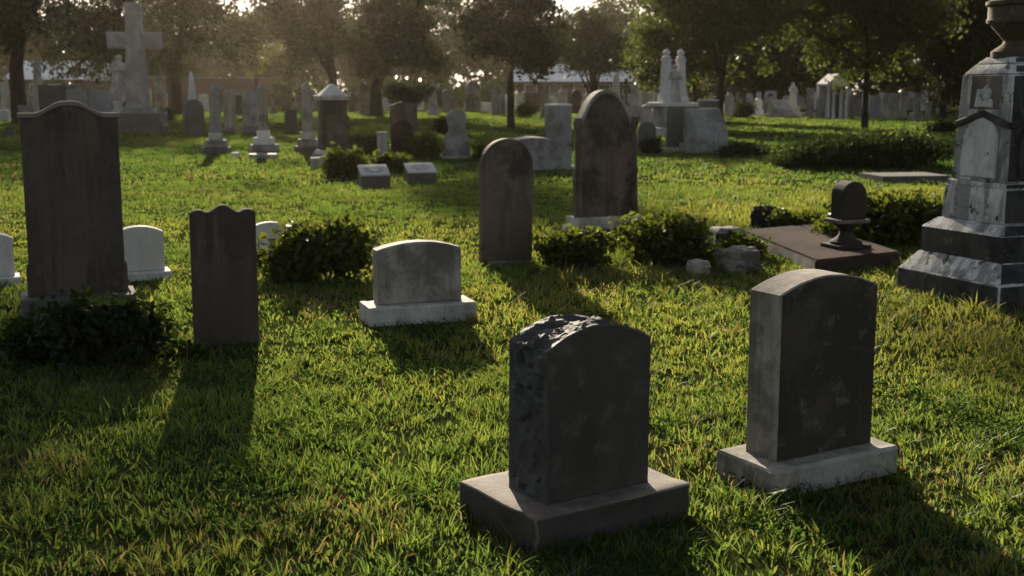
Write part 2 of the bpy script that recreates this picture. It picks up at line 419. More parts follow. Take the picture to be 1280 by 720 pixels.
def small_white():
    p = (gp(449, 397) + gp(591, 404)) / 2
    p = Vector((-.66, 8.27, 0))
    t = thing('headstone', 'small stained white marble headstone on a white marble base, alone in the sunlit grass', 'headstone', p, R(19))
    obj('base', slab([(-.385, -.02), (.385, -.02), (.38, .125), (-.38, .125)], .34, bev=.014, jit=.006, seed=2, step=.03, rows=6), M['marble'], t)
    obj('tablet', slab(o_seg(.60, .43, .05, 20), .15, bev=.012, jit=.002, seed=4), M['marble_worn'], t, loc=(0, 0, .124))
    foot(p, .77, .34, R(19))
small_white()

def narrow_stone():
    p = gp(281, 431); p.y += .05
    w, h = .40, zat(p, 256)
    o = [(-.2, -.05), (.2, -.05)]
    n = 40
    for i in range(n + 1):
        x = .2 - .4 * i / n; a = abs(x) / .2
        if a > .52: z = h - .045 + .018 * math.sin((a - .52) / .48 * PI) + .0
        else: z = h - .045 + .045 * (.5 + .5 * math.cos(PI * a / .52))
        o.append((x, z))
    obj_ = obj('headstone', slab(o, .09, bev=.007, jit=.0025, step=.03, seed=6), M['brownstone_dark'])
    obj_.location = p; obj_.rotation_euler = (R(-.8), R(.4), R(20))
    tag(obj_, 'narrow dark brownstone slab with a three-lobed top standing straight in the grass', 'headstone')
    foot(p, .4, .1, R(20))
narrow_stone()

def big_left():
    p = gp(86, 402); p.y += .22
    h = zat(p, 129)
    t = thing('headstone', 'tall dark brown headstone with curved crest above an ivy bush, largest on the left', 'headstone', p, R(21))
    obj('base', slab([(-.385, -.03), (.385, -.03), (.38, .165), (-.38, .165)], .40, bev=.012, jit=.004, seed=12), M['grey_dark'], t)
    zs = .163
    o = o_ogee(.635, h - zs, .082, .28, 40)
    ob = [(-.335, 0), (.335, 0), (.335, .20), (.318, .235)] + o[2:] + [(-.318, .235), (-.335, .20)]
    obj('tablet', slab(ob, .12, bev=.006, jit=.002, seed=8, step=.03), M['brownstone_dark'], t, loc=(0, 0, zs))
    # moulded crest following the curve, its paler colour standing in for rim light
    top = o[2:]; cap = [(x * 1.045, z + .004) for x, z in reversed(top)] + [(x * 1.045, z - .028) for x, z in top]
    obj('crest_moulding', slab([(a, b) for a, b in cap][::-1], .15, bev=.005, jit=.001, step=.03), M['base_brown'], t, loc=(0, 0, zs + .012))
    foot(p, .77, .40, R(21))
    return t
big_left()

def pale_small(px, by, wpx, ty, label, yaw=R(24), basew=1.25):
    p = gp(px, by); w = wpx * mpp(p); h = zat(p, ty)
    t = thing('headstone', label, 'headstone', p, yaw)
    obj('base', slab([(-w * basew / 2, -.02), (w * basew / 2, -.02), (w * basew / 2 - .01, .07), (-w * basew / 2 + .01, .07)], .28, bev=.01, jit=.002, seed=px), M['marble_clean'], t)
    obj('tablet', slab(o_seg(w, h - .07, .05), .12, bev=.012, jit=.002, seed=px), M['marble_clean'], t, loc=(0, 0, .068))
    foot(p, w * basew, .28, yaw)
pale_small(176, 348, 58, 282, 'white arched headstone on a thin base just right of the tall dark crested headstone')
pale_small(-12, 356, 58, 290, 'white arched headstone cut by the left picture edge, beside the tall dark crested headstone')
pale_small(338, 319, 50, 277, 'low white headstone half hidden between the narrow brownstone slab and the round shrub')

def round_brown():
    p = gp(632, 330); w = 66 * mpp(p); h = zat(p, 173)
    t = thing('headstone', 'round-topped brownstone headstone standing between the small white headstone and the shrubs', 'headstone', p, R(19))
    obj('base', slab([(-.2, -.02), (.2, -.02), (.195, .04), (-.195, .045)], .25, bev=.01, jit=.006, seed=1), M['rock'], t)
    obj('tablet', slab(o_round(w, h - .03), .10, bev=.008, jit=.002, seed=21), M['brownstone'], t, loc=(0, 0, .03))
    foot(p, .42, .25, R(19))
round_brown()

def tall_brown():
    p = gp(757, 286); p.y += .18; m = mpp(p); h = zat(p, 114)
    t = thing('headstone', 'tall brown headstone with pointed arched top and side pilasters on a whitish base', 'headstone', p, R(17))
    obj('base', slab([(-.41, -.02), (.41, -.02), (.40, .13), (-.40, .135)], .42, bev=.012, jit=.005, seed=31), M['marble'], t)
    o = o_point(.64, h - .13, .36, 14)
    ob = [(-.36, 0), (.36, 0), (.36, .50), (.335, .56)] + [(x, z) for x, z in o[2:]] + [(-.335, .56), (-.36, .50)]
    obj('tablet', slab(ob, .17, bev=.012, jit=.002, seed=33, step=.04), M['brownstone'], t, loc=(0, 0, .128))
    for s in (-1, 1):
        bm = lathe([(.05, .13), (.05, .2), (.04, .24), (.036, .60), (.045, .62), (.05, .66), (.036, .70), (.032, 1.12), (.045, 1.15), (.055, 1.19), (.05, 1.24), (.03, 1.27)], 14)
        obj('pilaster', bm, M['brownstone'], t, loc=(s * .345, -.075, 0))
    top = o[2:]; cap = [(x, z - .05) for x, z in top] ; 
    bm = slab([(x * 1.0, z) for x, z in top] + [(x * .93, z - .045) for x, z in reversed(top)], .20, bev=.008, jit=.002, step=.05)
    obj('hood_moulding', bm, M['grey_tan'], t, loc=(0, 0, .145))  # pale stone here stands in for the sunlit top edge
    foot(p, .82, .42, R(17))
tall_brown()

# ------------------------------------------------------------------ right monument with urn
def monument():
    yaw = R(23); c = Vector((3.80, 9.24, 0))
    t = thing('urn_monument', 'tall stepped white marble monument with black stains, topped by a rusty brown urn', 'monument', c, yaw)
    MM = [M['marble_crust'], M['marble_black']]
    F1 = {2: 1}  # front faces take the darker marble, crust and shade together
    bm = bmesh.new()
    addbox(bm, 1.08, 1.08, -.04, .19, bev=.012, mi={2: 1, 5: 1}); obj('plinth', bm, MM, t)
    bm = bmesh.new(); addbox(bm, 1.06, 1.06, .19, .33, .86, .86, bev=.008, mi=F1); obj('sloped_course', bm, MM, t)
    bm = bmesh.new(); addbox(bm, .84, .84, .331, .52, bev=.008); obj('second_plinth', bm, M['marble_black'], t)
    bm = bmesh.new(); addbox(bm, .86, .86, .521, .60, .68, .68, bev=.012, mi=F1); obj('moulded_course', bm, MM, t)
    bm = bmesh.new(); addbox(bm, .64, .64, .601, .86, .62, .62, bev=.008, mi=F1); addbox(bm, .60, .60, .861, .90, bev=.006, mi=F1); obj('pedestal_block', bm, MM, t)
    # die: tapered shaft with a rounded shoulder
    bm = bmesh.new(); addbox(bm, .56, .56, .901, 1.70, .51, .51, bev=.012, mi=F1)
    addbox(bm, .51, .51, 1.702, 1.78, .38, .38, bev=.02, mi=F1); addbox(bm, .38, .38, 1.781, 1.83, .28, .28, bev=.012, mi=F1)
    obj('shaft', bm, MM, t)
    # on each visible face: arched panel, gable moulding, upper niche
    for k, nm in ((-1, 'left'), (0, 'front')):
        rot = Matrix.Rotation(k * PI / 2, 4, 'Z')
        tilt = math.atan2(.025, .80)
        def place(o, z, off):
            hw = .28 - (z - .90) * .0313
            o.matrix_local = rot @ Matrix.Translation((0, -(hw + off), z)) @ Matrix.Rotation(-tilt, 4, 'X')
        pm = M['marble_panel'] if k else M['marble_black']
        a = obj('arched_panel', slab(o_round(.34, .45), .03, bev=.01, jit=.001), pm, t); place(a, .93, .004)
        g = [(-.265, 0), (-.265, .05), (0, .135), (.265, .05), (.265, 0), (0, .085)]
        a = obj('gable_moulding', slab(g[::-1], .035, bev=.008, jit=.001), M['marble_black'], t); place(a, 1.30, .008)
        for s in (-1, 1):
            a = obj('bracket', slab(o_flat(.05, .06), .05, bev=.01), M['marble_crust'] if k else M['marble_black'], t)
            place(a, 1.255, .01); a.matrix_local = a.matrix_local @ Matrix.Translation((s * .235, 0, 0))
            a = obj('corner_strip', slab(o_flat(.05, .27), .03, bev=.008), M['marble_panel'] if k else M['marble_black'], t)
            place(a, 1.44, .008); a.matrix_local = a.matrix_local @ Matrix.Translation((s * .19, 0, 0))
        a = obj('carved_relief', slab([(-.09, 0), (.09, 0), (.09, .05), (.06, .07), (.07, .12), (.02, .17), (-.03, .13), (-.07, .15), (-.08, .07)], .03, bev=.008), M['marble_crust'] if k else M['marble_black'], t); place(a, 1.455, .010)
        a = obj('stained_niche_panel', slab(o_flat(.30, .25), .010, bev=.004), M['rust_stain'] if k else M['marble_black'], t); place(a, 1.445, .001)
    u = [(.0, 1.828), (.17, 1.83), (.172, 1.87), (.13, 1.90), (.095, 1.925), (.085, 1.95), (.115, 1.985), (.155, 2.03), (.18, 2.06), (.19, 2.075), (.215, 2.08), (.22, 2.10), (.21, 2.115), (.21, 2.20), (.228, 2.215), (.228, 2.24), (.18, 2.26), (.08, 2.30), (.07, 2.33), (.09, 2.36), (.06, 2.44), (.0, 2.47)]
    obj('urn', lathe(u, 28), M['rust_stone'], t)
    foot(c, 1.1, 1.1, yaw)
monument()

# ------------------------------------------------------------------ ledger tomb and its pedestal stone
def ledger():
    z = .13
    A = gp(1020, 325, z); B = gp(1126, 314, z); D_ = gp(926, 287, z)
    C = B + (D_ - A)
    bm = bmesh.new(); top = [A, B, C, D_]
    cen = (A + B + C + D_) / 4
    vs = [bm.verts.new((q.x - cen.x, q.y - cen.y, z)) for q in top]; vb = [bm.verts.new(((q.x - cen.x) * .985, (q.y - cen.y) * .985, -.03)) for q in top]
    bm.faces.new(vs); bm.faces.new(vb[::-1])
    for i in range(4): bm.faces.new((vb[i], vb[(i + 1) % 4], vs[(i + 1) % 4], vs[i])).material_index = 1 if i == 0 else (0 if i != 3 else 2)  # front side is black stone: its shade put into the colour
    bmesh.ops.bevel(bm, geom=list(bm.edges), offset=.02, segments=2, affect='EDGES')
    o = obj('ledger_tomb', bm, [M['ledger'], M['black_stone'], M['grey_tan']]); o.location = (cen.x, cen.y, 0)
    tag(o, 'flat brown ledger slab over a low grave, behind the smooth grey headstone', 'tomb')
    ax = (B - A).normalized(); yaw = math.atan2(ax.y, ax.x)
    foot(cen, (B - A).length * .86, (D_ - A).length * .86, yaw)
    p = gp(1057, 309, z); m = mpp(p); yw = R(18)
    t = thing('pedestal_tablet', 'small dark round-topped tablet on a baluster pedestal standing on the brown ledger slab', 'gravestone', (p.x, p.y, z), yw)
    hh = zat(p, 226) - z
    obj('foot_plate', box(.36, .30, 0, .035, bev=.006), M['black_stone'], t)
    obj('baluster', lathe([(.15, .036), (.15, .06), (.10, .085), (.07, .12), (.065, .15), (.09, .19), (.13, .215), (.14, .235)], 20), M['black_stone'], t)
    obj('shelf', box(.34, .26, .236, .27, bev=.008), M['grey_dark'], t)
    obj('tablet', slab(o_round(.26, hh - .27), .20, bev=.012, jit=.002), M['black_stone'], t, loc=(.01, 0, .271))
ledger()

def rockmesh(w, d, h, seed, sub=4, sharp=.34):
    bm = bmesh.new(); bmesh.ops.create_icosphere(bm, subdivisions=sub, radius=1)
    for v in bm.verts:
        n = v.co.normalized(); k = max(abs(n.x), abs(n.y), abs(n.z))
        q = n / (k ** .7)
        vq = n * 2.1 + Vector((seed, 0, 0)); cp = noise.voronoi(vq)[1][0]; tl = noise.cell_vector(cp * 3.1) - Vector((.5, .5, .5))
        f = 1 + sharp * (.5 * noise.fractal(n * 1.6 + Vector((seed, 0, 0)), 1, 2, 4) + .9 * tl.dot(vq - cp) + .25 * noise.noise(n * 7))
        v.co = Vector((q.x * w / 2 * f, q.y * d / 2 * f, max(-.1 * h, h / 2 + q.z * h / 2 * f)))
    return bm

def rock(px, by, wpx, ty, label, mat='rock', seed=0, name='boulder', cat='rock', dfac=.8, yaw=.3):
    p = gp(px, by); w = wpx * mpp(p); h = max(.05, zat(p, ty)); p.y += w * dfac / 2
    o = obj(name, rockmesh(w, w * dfac, h, seed), M[mat]); o.location = p; o.rotation_euler = (0, 0, yaw)
    tag(o, label, cat); foot(p, w * .8, w * dfac * .8, yaw)
rock(926, 343, 50, 312, 'largest grey boulder slumped against the shrubs beside the ledger slab', seed=3)
rock(874, 347, 26, 327, 'small pale broken stone at the foot of the long shrub', seed=8, mat='grey_tan')
rock(957, 288, 32, 259, 'dark weathered stump of stone behind the brown ledger slab', mat='black_stone', seed=5, name='broken_stone', cat='stone', dfac=.6)
rock(708, 290, 10, 281, 'tiny pale stone lying at the corner of the whitish base', seed=18, mat='marble_clean')

def capstone():
    p = gp(909, 322); p.y += .1; h = zat(p, 284); m = mpp(p)
    t = thing('capped_post', 'short dark stone post with a pale grey cap among the shrubs by the ledger slab', 'stone post', p, R(15))
    obj('post', box(.20, .18, -.02, h - .05, .17, .16, bev=.012), M['grey_dark'], t)
    obj('cap', box(.29, .26, h - .049, h, .22, .2, bev=.012), M['grey'], t)
capstone()

def flat_slab(px, by, wpx, hpx, label, mat='grey_dark', yaw=R(10), d=.9):
    p = gp(px, by); w = wpx * mpp(p); h = hpx * mpp(p)
    o = obj('grave_slab', slab(o_flat(w, h), d, bev=.015, jit=.004), M[mat]); o.location = (p.x, p.y + d / 2, 0); o.rotation_euler = (0, 0, yaw)
    tag(o, label, 'grave slab'); foot(o.location, w, d, yaw)
flat_slab(1140, 229, 90, 9, 'long low dark grave slab in front of the large hedge-like shrubs')

# ------------------------------------------------------------------ generic grave markers of the middle and far rows
def frame_of(px, by, wpx, ty):
    p = gp(px, by); return p, wpx * mpp(p), zat(p, ty)

def tablet(kind, px, by, wpx, ty, mat, label, base=None, yaw=YAW, dep=None, rise=None, tilt=0., lean=0., bmat=None, name='gravestone', cat='gravestone'):
    p, w, h = frame_of(px, by, wpx, ty); d = dep or max(.12, w * .22)
    bh = base if base else 0.
    oh = h - bh
    o = {'round': lambda: o_round(w, oh), 'seg': lambda: o_seg(w, oh, rise or w * .12), 'point': lambda: o_point(w, oh, rise or w * .45), 'flat': lambda: o_flat(w, oh), 'ogee': lambda: o_ogee(w, oh, rise or w * .15)}[kind]()
    bm = slab(o, d, bev=min(.02, w * .03), jit=.003, step=max(.05, w / 8), seed=px)
    if base:
        t = thing(name, label, cat, p, yaw)
        obj('base', slab([(-w * .65, -.03), (w * .65, -.03), (w * .63, bh), (-w * .63, bh)], d * 1.9, bev=.012, jit=.003), M[bmat or mat], t)
        ob = obj('tablet', bm, M[mat], t, loc=(0, 0, bh - .002)); ob.rotation_euler = (tilt, lean, 0)
    else:
        t = obj(name, bm, M[mat]); t.location = p; t.rotation_euler = (tilt, lean, yaw); tag(t, label, cat)
    foot(p, w * 1.2, d * 1.6, yaw)
    return t

def obelisk(px, by, bwpx, swpx, ty, smat, bmat, label, bh=.28, tip=.12, steps=3, yaw=YAW, name='obelisk', cat='obelisk', taper=.62):
    """swpx = shaft width in photo pixels, bwpx = base width"""
    p, bw, h = frame_of(px, by, bwpx, ty); sw = swpx * mpp(p) * .82; bw *= .8
    p.y += bw / 2
    t = thing(name, label, cat, p, yaw)
    H0 = h * bh; z = -.03
    mats = bmat if isinstance(bmat, (list, tuple)) else [bmat] * steps
    for k in range(steps):
        z1 = H0 * (k + 1) / steps; f = 1 - (1 - sw * 1.25 / bw) * k / max(1, steps - 1)
        nm = ['plinth', 'pedestal_block', 'socle', 'course'][k]
        obj(nm, box(bw * f, bw * f, z, z1 - .002, bw * f * .93, bw * f * .93, bev=.015), M[mats[k]], t); z = z1
    bm = bmesh.new(); addbox(bm, sw, sw, z, h - tip * h * .5, sw * taper, sw * taper, bev=.012)
    addbox(bm, sw * taper, sw * taper, h - tip * h * .5 + .001, h, .02, .02, bev=.004)
    obj('shaft', bm, M[smat], t)
    foot(p, bw, bw, yaw); return t

def block(px, by, wpx, ty, mat, label, capmat=None, yaw=YAW, d=None, name='gravestone', cat='gravestone', cap=.06):
    p, w, h = frame_of(px, by, wpx, ty); w *= .86; d = d or w * .6; p.y += d / 2
    t = thing(name, label, cat, p, yaw)
    obj('block', box(w, d, -.03, h - cap, bev=.02), M[mat], t)
    obj('cap', box(w * 1.06, d * 1.1, h - cap + .001, h, w, d * 1.0, bev=.012), M[capmat or mat], t)
    foot(p, w, d, yaw); return t

def slant(px, by, wpx, ty, mat, label, bmat=None, yaw=YAW):
    p, w, h = frame_of(px, by, wpx, ty); d = w * .7; p.y += d / 2
    t = thing('slant_marker', label, 'gravestone', p, yaw)
    bh = h * .22
    obj('base', box(w * 1.15, d * 1.25, -.03, bh, bev=.015), M[bmat or mat], t)
    bm = bmesh.new(); y0, y1 = -d / 2, d / 2
    prof = [(y0, bh), (y0, bh + (h - bh) * .3), (y1 - d * .35, h), (y1, h), (y1, bh)]
    a = [bm.verts.new((-w / 2, y, z)) for y, z in prof]; b = [bm.verts.new((w / 2, y, z)) for y, z in prof]; n = len(prof)
    bm.faces.new(a); bm.faces.new(b[::-1])
    for i in range(n): bm.faces.new((a[i], b[i], b[(i + 1) % n], a[(i + 1) % n]))
    bmesh.ops.recalc_face_normals(bm, faces=bm.faces); bmesh.ops.bevel(bm, geom=list(bm.edges), offset=.015, segments=2, affect='EDGES')
    obj('slanted_block', bm, M[mat], t)
    foot(p, w * 1.1, d * 1.2, yaw); return t

def figure_bm(h, arm=0):
    """robed statue, one continuous lathed body with a head and folded arms"""
    bm = bmesh.new(); r = h * .5
    prof = [(.20, 0), (.205, .04), (.18, .10), (.16, .30), (.135, .48), (.12, .60), (.145, .70), (.15, .78), (.115, .835), (.055, .86), (.05, .875), (.062, .895), (.075, .925), (.073, .96), (.05, .99), (.0, 1.0)]
    addlathe(bm, [(max(.004, a) * h, z * h) for a, z in prof], 16, sy=.72)
    for v in bm.verts:
        if v.co.z < .62 * h:
            a = math.atan2(v.co.y, v.co.x); k = 1 + .08 * math.sin(a * 7 + v.co.z * 2 / h); v.co.x *= k; v.co.y *= k
    for s in (-1, 1):
        if arm and s == arm: pts = [(s * .13 * h, 0, .79 * h), (s * .2 * h, -.08 * h, .80 * h), (s * .22 * h, -.12 * h, .98 * h)]
        else: pts = [(s * .13 * h, 0, .79 * h), (s * .175 * h, -.04 * h, .64 * h), (s * .03 * h, -.14 * h, .66 * h)]
        addtube(bm, pts, [.045 * h, .04 * h, .028 * h], 8)
    return bm

def statue(px, by, wpx, ty, mat, label, ped=.3, arm=0, yaw=YAW, lean=0.):
    p, w, h = frame_of(px, by, wpx, ty); w *= .9; p.y += w / 2
    t = thing('statue', label, 'statue', p, yaw); ph = h * ped
    bm = bmesh.new(); addbox(bm, w, w, -.03, ph * .35, bev=.015); addbox(bm, w * .8, w * .8, ph * .351, ph * .9, w * .75, w * .75, bev=.015); addbox(bm, w * .88, w * .88, ph * .901, ph, bev=.015)
    obj('pedestal', bm, M[mat], t)
    o = obj('figure', figure_bm(h - ph, arm), M[mat], t, loc=(0, 0, ph)); o.rotation_euler = (0, lean, 0)
    foot(p, w, w, yaw); return t

def small_cross(px, by, wpx, ty, mat, label, yaw=YAW, ped=.3):
    p, w, h = frame_of(px, by, wpx, ty); p.y += .2
    t = thing('cross_marker', label, 'gravestone', p, yaw); ph = h * ped
    obj('pedestal', box(w * .8, w * .6, -.03, ph, w * .55, w * .45, bev=.015), M[mat], t)
    s = w * .13; L = h - ph; c = ph + L * .66
    o = [(-s, ph), (s, ph), (s, c - s), (w / 2, c - s), (w / 2, c + s), (s, c + s), (s, h), (-s, h), (-s, c + s), (-w / 2, c + s), (-w / 2, c - s), (-s, c - s)]
    obj('cross', slab(o, s * 1.6, bev=.012, jit=.002, step=.2), M[mat], t)
    foot(p, w, w * .6, yaw)

def great_cross():
    p = gp(168, 166); p.y += .6; m = mpp(p); h = zat(p, 4); yaw = R(16)
    t = thing('cross_monument', 'great rough granite cross on a stepped base rising against the dark trees', 'monument', p, yaw)
    obj('lower_step', box(2.15, 1.7, -.05, .26, 2.1, 1.65, bev=.03), M['grey_dark'], t)
    obj('plinth', box(1.70, 1.3, .261, .70, 1.62, 1.22, bev=.03), M['grey_dark'], t)
    obj('socle', box(1.25, 1.0, .701, .86, 1.05, .85, bev=.03), M['grey'], t)
    a0, a1, arm, ah = .50, .32, .98, .285
    zc = h - 1.33
    o = [(-a0, 1.0), (-a0 + .06, 1.12)]; o = [(-.50, .86), (.50, .86), (.42, 1.08), (a1 + .02, zc - ah), (arm - .03, zc - ah - .02), (arm, zc + ah + .03), (a1 - .02, zc + ah), (a1 + .0, h), (-a1 + .0, h), (-a1 + .02, zc + ah), (-arm, zc + ah + .03), (-arm + .03, zc - ah - .02), (-a1 - .02, zc - ah), (-.42, 1.08)]
    bm = slab(o, .62, bev=.04, jit=.02, step=.14, rows=4, rock=.02, seed=2)
    obj('cross', bm, M['rock_granite'], t)
    foot(p, 2.1, 1.7, yaw)
great_cross()

# weeping robed figure left of the cross
statue(146, 156, 17, 68, 'marble', 'slender white robed statue standing close against the left of the great cross', ped=.34, lean=.05)
obelisk(44, 151, 36, 16, 73, 'marble', 'marble', 'pale slim obelisk on a stepped base beside the dark tree trunk, far left', bh=.36)
tablet('seg', 97, 150, 25, 111, 'grey_blue', 'blue-grey arched gravestone showing over the crest of the tall dark headstone')
tablet('flat', 127, 151, 25, 113, 'grey_blue', 'blue-grey square gravestone nearest the foot of the great cross', rise=.1)
tablet('flat', 92, 143, 24, 105, 'grey', 'grey block gravestone behind the blue-grey arched one', yaw=R(30))
block(64, 153, 38, 106, 'grey_dark', 'wide dark grey family stone in front of the slim far-left obelisk')
block(32, 156, 22, 132, 'grey', 'low grey box stone in the far-left grass, left of the tall dark headstone')
small_cross(3, 152, 20, 103, 'marble_clean', 'white cross marker at the left picture edge')
obelisk(8, 147, 18, 8, 94, 'marble', 'marble', 'thin pale spire marker beside the white cross at the left edge', bh=.3)
block(10, 172, 14, 162, 'grey_dark', 'tiny low dark stone in the grass at the left edge')
tablet('seg', 202, 141, 13, 92, 'marble', 'tall pale pinkish slab just right of the great cross')
tablet('round', 218, 139, 15, 104, 'brownstone', 'brown round-topped slab between the great cross and the slender white spire')
block(197, 157, 24, 138, 'grey', 'low pale stone at the right end of the cross steps')
obelisk(240, 158, 22, 15, 88, 'marble_clean', 'marble', 'slender white spire rising behind the dark rounded gravestone', bh=.28, taper=.35)
tablet('round', 243, 169, 25, 124, 'grey_dark', 'dark rounded gravestone in front of the slender white spire', dep=.3)
obelisk(266, 193, 46, 16, 104, 'grey', ['grey_dark', 'grey', 'marble'], 'grey obelisk on a broad dark stepped base, leftmost of the three in the row', bh=.30, taper=.75)
obelisk(327, 190, 42, 15, 104, 'grey_tan', ['grey', 'marble_clean', 'marble_clean'], 'obelisk on a bright white base, middle of the three in the row', bh=.31, taper=.8)
obelisk(383, 192, 38, 16, 102, 'grey_tan', ['grey_dark', 'grey_tan', 'marble'], 'tan obelisk standing just left of the brown pedestal monument', bh=.30, taper=.8)
flat_slab(326, 199, 34, 6, 'pale stone slab lying in grass in front of the white based obelisk', 'marble', d=.5)
flat_slab(293, 197, 9, 6, 'tiny white stone lying in the grass between two obelisks', 'marble_clean', d=.2)
tablet('flat', 288, 165, 14, 112, 'grey_tan', 'narrow tan slab right behind the leftmost obelisk', base=.15)
tablet('seg', 314, 166, 19, 112, 'grey', 'grey upright slab behind and left of the white based obelisk', base=.25)
tablet('seg', 364, 166, 15, 136, 'brownstone_dark', 'small dark brown slab on the lawn between two obelisks')
small_cross(341, 142, 12, 112, 'grey_tan', 'far small tan cross above the white based obelisk')
tablet('point', 357, 139, 12, 105, 'brownstone', 'far brown pointed slab above the lawn between two obelisks')
obelisk(372, 141, 14, 8, 100, 'grey_tan', 'grey_tan', 'far slim tan spire left of the brown pedestal monument', bh=.3)
tablet('seg', 272, 141, 13, 108, 'grey_tan', 'far tan arched slab behind the leftmost obelisk')
block(300, 143, 15, 118, 'brownstone', 'far squat brown stone before the brick wall')

def brown_pedestal():
    p = gp(414, 206); m = mpp(p); p.y += .35; yaw = YAW; h = zat(p, 105)
    t = thing('pedestal_monument', 'brown square pedestal monument with a white pyramid cap among the shrubs', 'monument', p, yaw)
    w = 34 * m * .9
    obj('plinth', box(w * 1.45, w * 1.45, -.03, .22, bev=.02), M['grey'], t)
    obj('white_course', box(w * 1.4, w * 1.4, .221, .30, w * 1.2, w * 1.2, bev=.015), M['marble'], t)
    obj('shaft', box(w * 1.05, w * 1.05, .301, h * .80, w * .98, w * .98, bev=.02), M['brownstone'], t)
    obj('cornice', box(w * 1.2, w * 1.2, h * .80 + .001, h * .86, w * 1.3, w * 1.3, bev=.02), M['marble'], t)
    obj('cap', box(w * 1.05, w * 1.05, h * .86 + .001, h, .08, .08, bev=.02), M['marble_clean'], t)
    foot(p, w * 1.4, w * 1.4, yaw)
brown_pedestal()
block(396, 211, 18, 197, 'marble', 'small low white block at the foot of the brown pedestal monument')
tablet('round', 430, 187, 16, 142, 'brownstone', 'brown rounded slab tucked against the right of the pedestal monument')
tablet('point', 457, 143, 16, 98, 'grey_tan', 'tall tan pointed slab standing against the dark tree trunks')
tablet('seg', 505, 188, 34, 128, 'brownstone', 'broad brown slab behind the arched brown gravestone and under the clipped tree', yaw=R(15))
tablet('round', 503, 196, 28, 149, 'ledger', 'arched dark brown gravestone directly in front of the broad brown slab', base=.1, yaw=R(15))
block(478, 193, 14, 165, 'marble', 'small white topped stone left of the arched dark brown gravestone')

def bell_stone():
    p, w, h = frame_of(571, 198, 34, 137)
    o = [(-.5, 0), (.5, 0), (.5, .1), (.46, .12), (.44, .35), (.30, .52), (.27, .62), (.34, .74), (.33, .9), (.2, .98), (0, 1), (-.2, .98), (-.33, .9), (-.34, .74), (-.27, .62), (-.30, .52), (-.44, .35), (-.46, .12), (-.5, .1)]
    t = thing('gravestone', 'grey bell-shaped gravestone with pale foot, right of the bushes', 'gravestone', p, R(12))
    obj('base', box(w * 1.1, .4, -.03, .06, bev=.01), M['marble'], t)
    obj('tablet', slab([(x * w, .06 + z * (h - .06)) for x, z in o], .22, bev=.015, jit=.003), M['grey'], t)
    foot(p, w, .4, 0)
bell_stone()

def plaque(px, by, wpx, ty, label):
    p, w, h = frame_of(px, by, wpx, ty); w *= .9; d = w * .75; p.y += d / 2 - .1
    t = thing('plaque_marker', label, 'plaque marker', p, R(17), 'pair of slanted plaque markers')
    bm = bmesh.new(); prof = [(-d / 2, -.03), (-d / 2, h * .52), (d / 2, h * .92), (d / 2, -.03)]
    a = [bm.verts.new((-w / 2, y, z)) for y, z in prof]; b = [bm.verts.new((w / 2, y, z)) for y, z in prof]
    bm.faces.new(a); bm.faces.new(b[::-1])
    for i in range(4): bm.faces.new((a[i], b[i], b[(i + 1) % 4], a[(i + 1) % 4]))
    bmesh.ops.recalc_face_normals(bm, faces=bm.faces); bmesh.ops.bevel(bm, geom=list(bm.edges), offset=.012, segments=2, affect='EDGES')
    obj('block', bm, M['grey_dark'], t)
    ang = math.atan2(h * .40, d)
    o = obj('plaque', box(w * 1.02, d * 1.08, 0, .03, bev=.006), M['marble_clean'], t, loc=(0, 0, h * .72 + .004)); o.rotation_euler = (ang, 0, 0)
    bm = bmesh.new()
    for k in range(5): 
        ln = [.5, .7, .62, .7, .4][k]; addbox(bm, w * ln, d * .085, .0285, .0345, x=0, y=d * (.3 - .15 * k), bev=.001)
    obj('inscription_band', bm, M['plaque_text'], o)
    foot(p, w, d, R(17))
plaque(467, 234, 40, 207, 'slanted plaque marker with white top and dark lettering, nearest the bushes')
plaque(525, 229, 40, 205, 'slanted plaque marker with white top on open lawn, right of its twin')

tablet('seg', 665, 212, 92, 171, 'grey', 'wide low grey stone with curved top behind the round-topped brownstone headstone', dep=.75, rise=.2, yaw=R(8))
block(698, 181, 34, 130, 'grey', 'grey square gravestone with a bright white top left of the tall brown headstone', 'marble_clean')
flat_slab(712, 211, 12, 4, 'little white stone chip lying at the end of the wide grey stone', 'marble_clean', d=.15)
tablet('round', 808, 191, 24, 152, 'grey_dark', 'small dark rounded gravestone just right of the tall brown headstone')
tablet('flat', 846, 190, 30, 135, 'grey_dark', 'dark upright slab leaning slightly right beside the grey slanted stone', base=.12, bmat='marble', lean=.05, tilt=-.03)
slant(884, 192, 46, 136, 'grey', 'grey slant-faced gravestone on a broad base before the slim tree trunk', 'grey')
tablet('seg', 812, 165, 24, 130, 'grey', 'pale grey arched slab behind the small dark rounded gravestone')
block(885, 168, 26, 124, 'grey_dark', 'dark box stone with pale edges behind the slant-faced gravestone', 'marble')

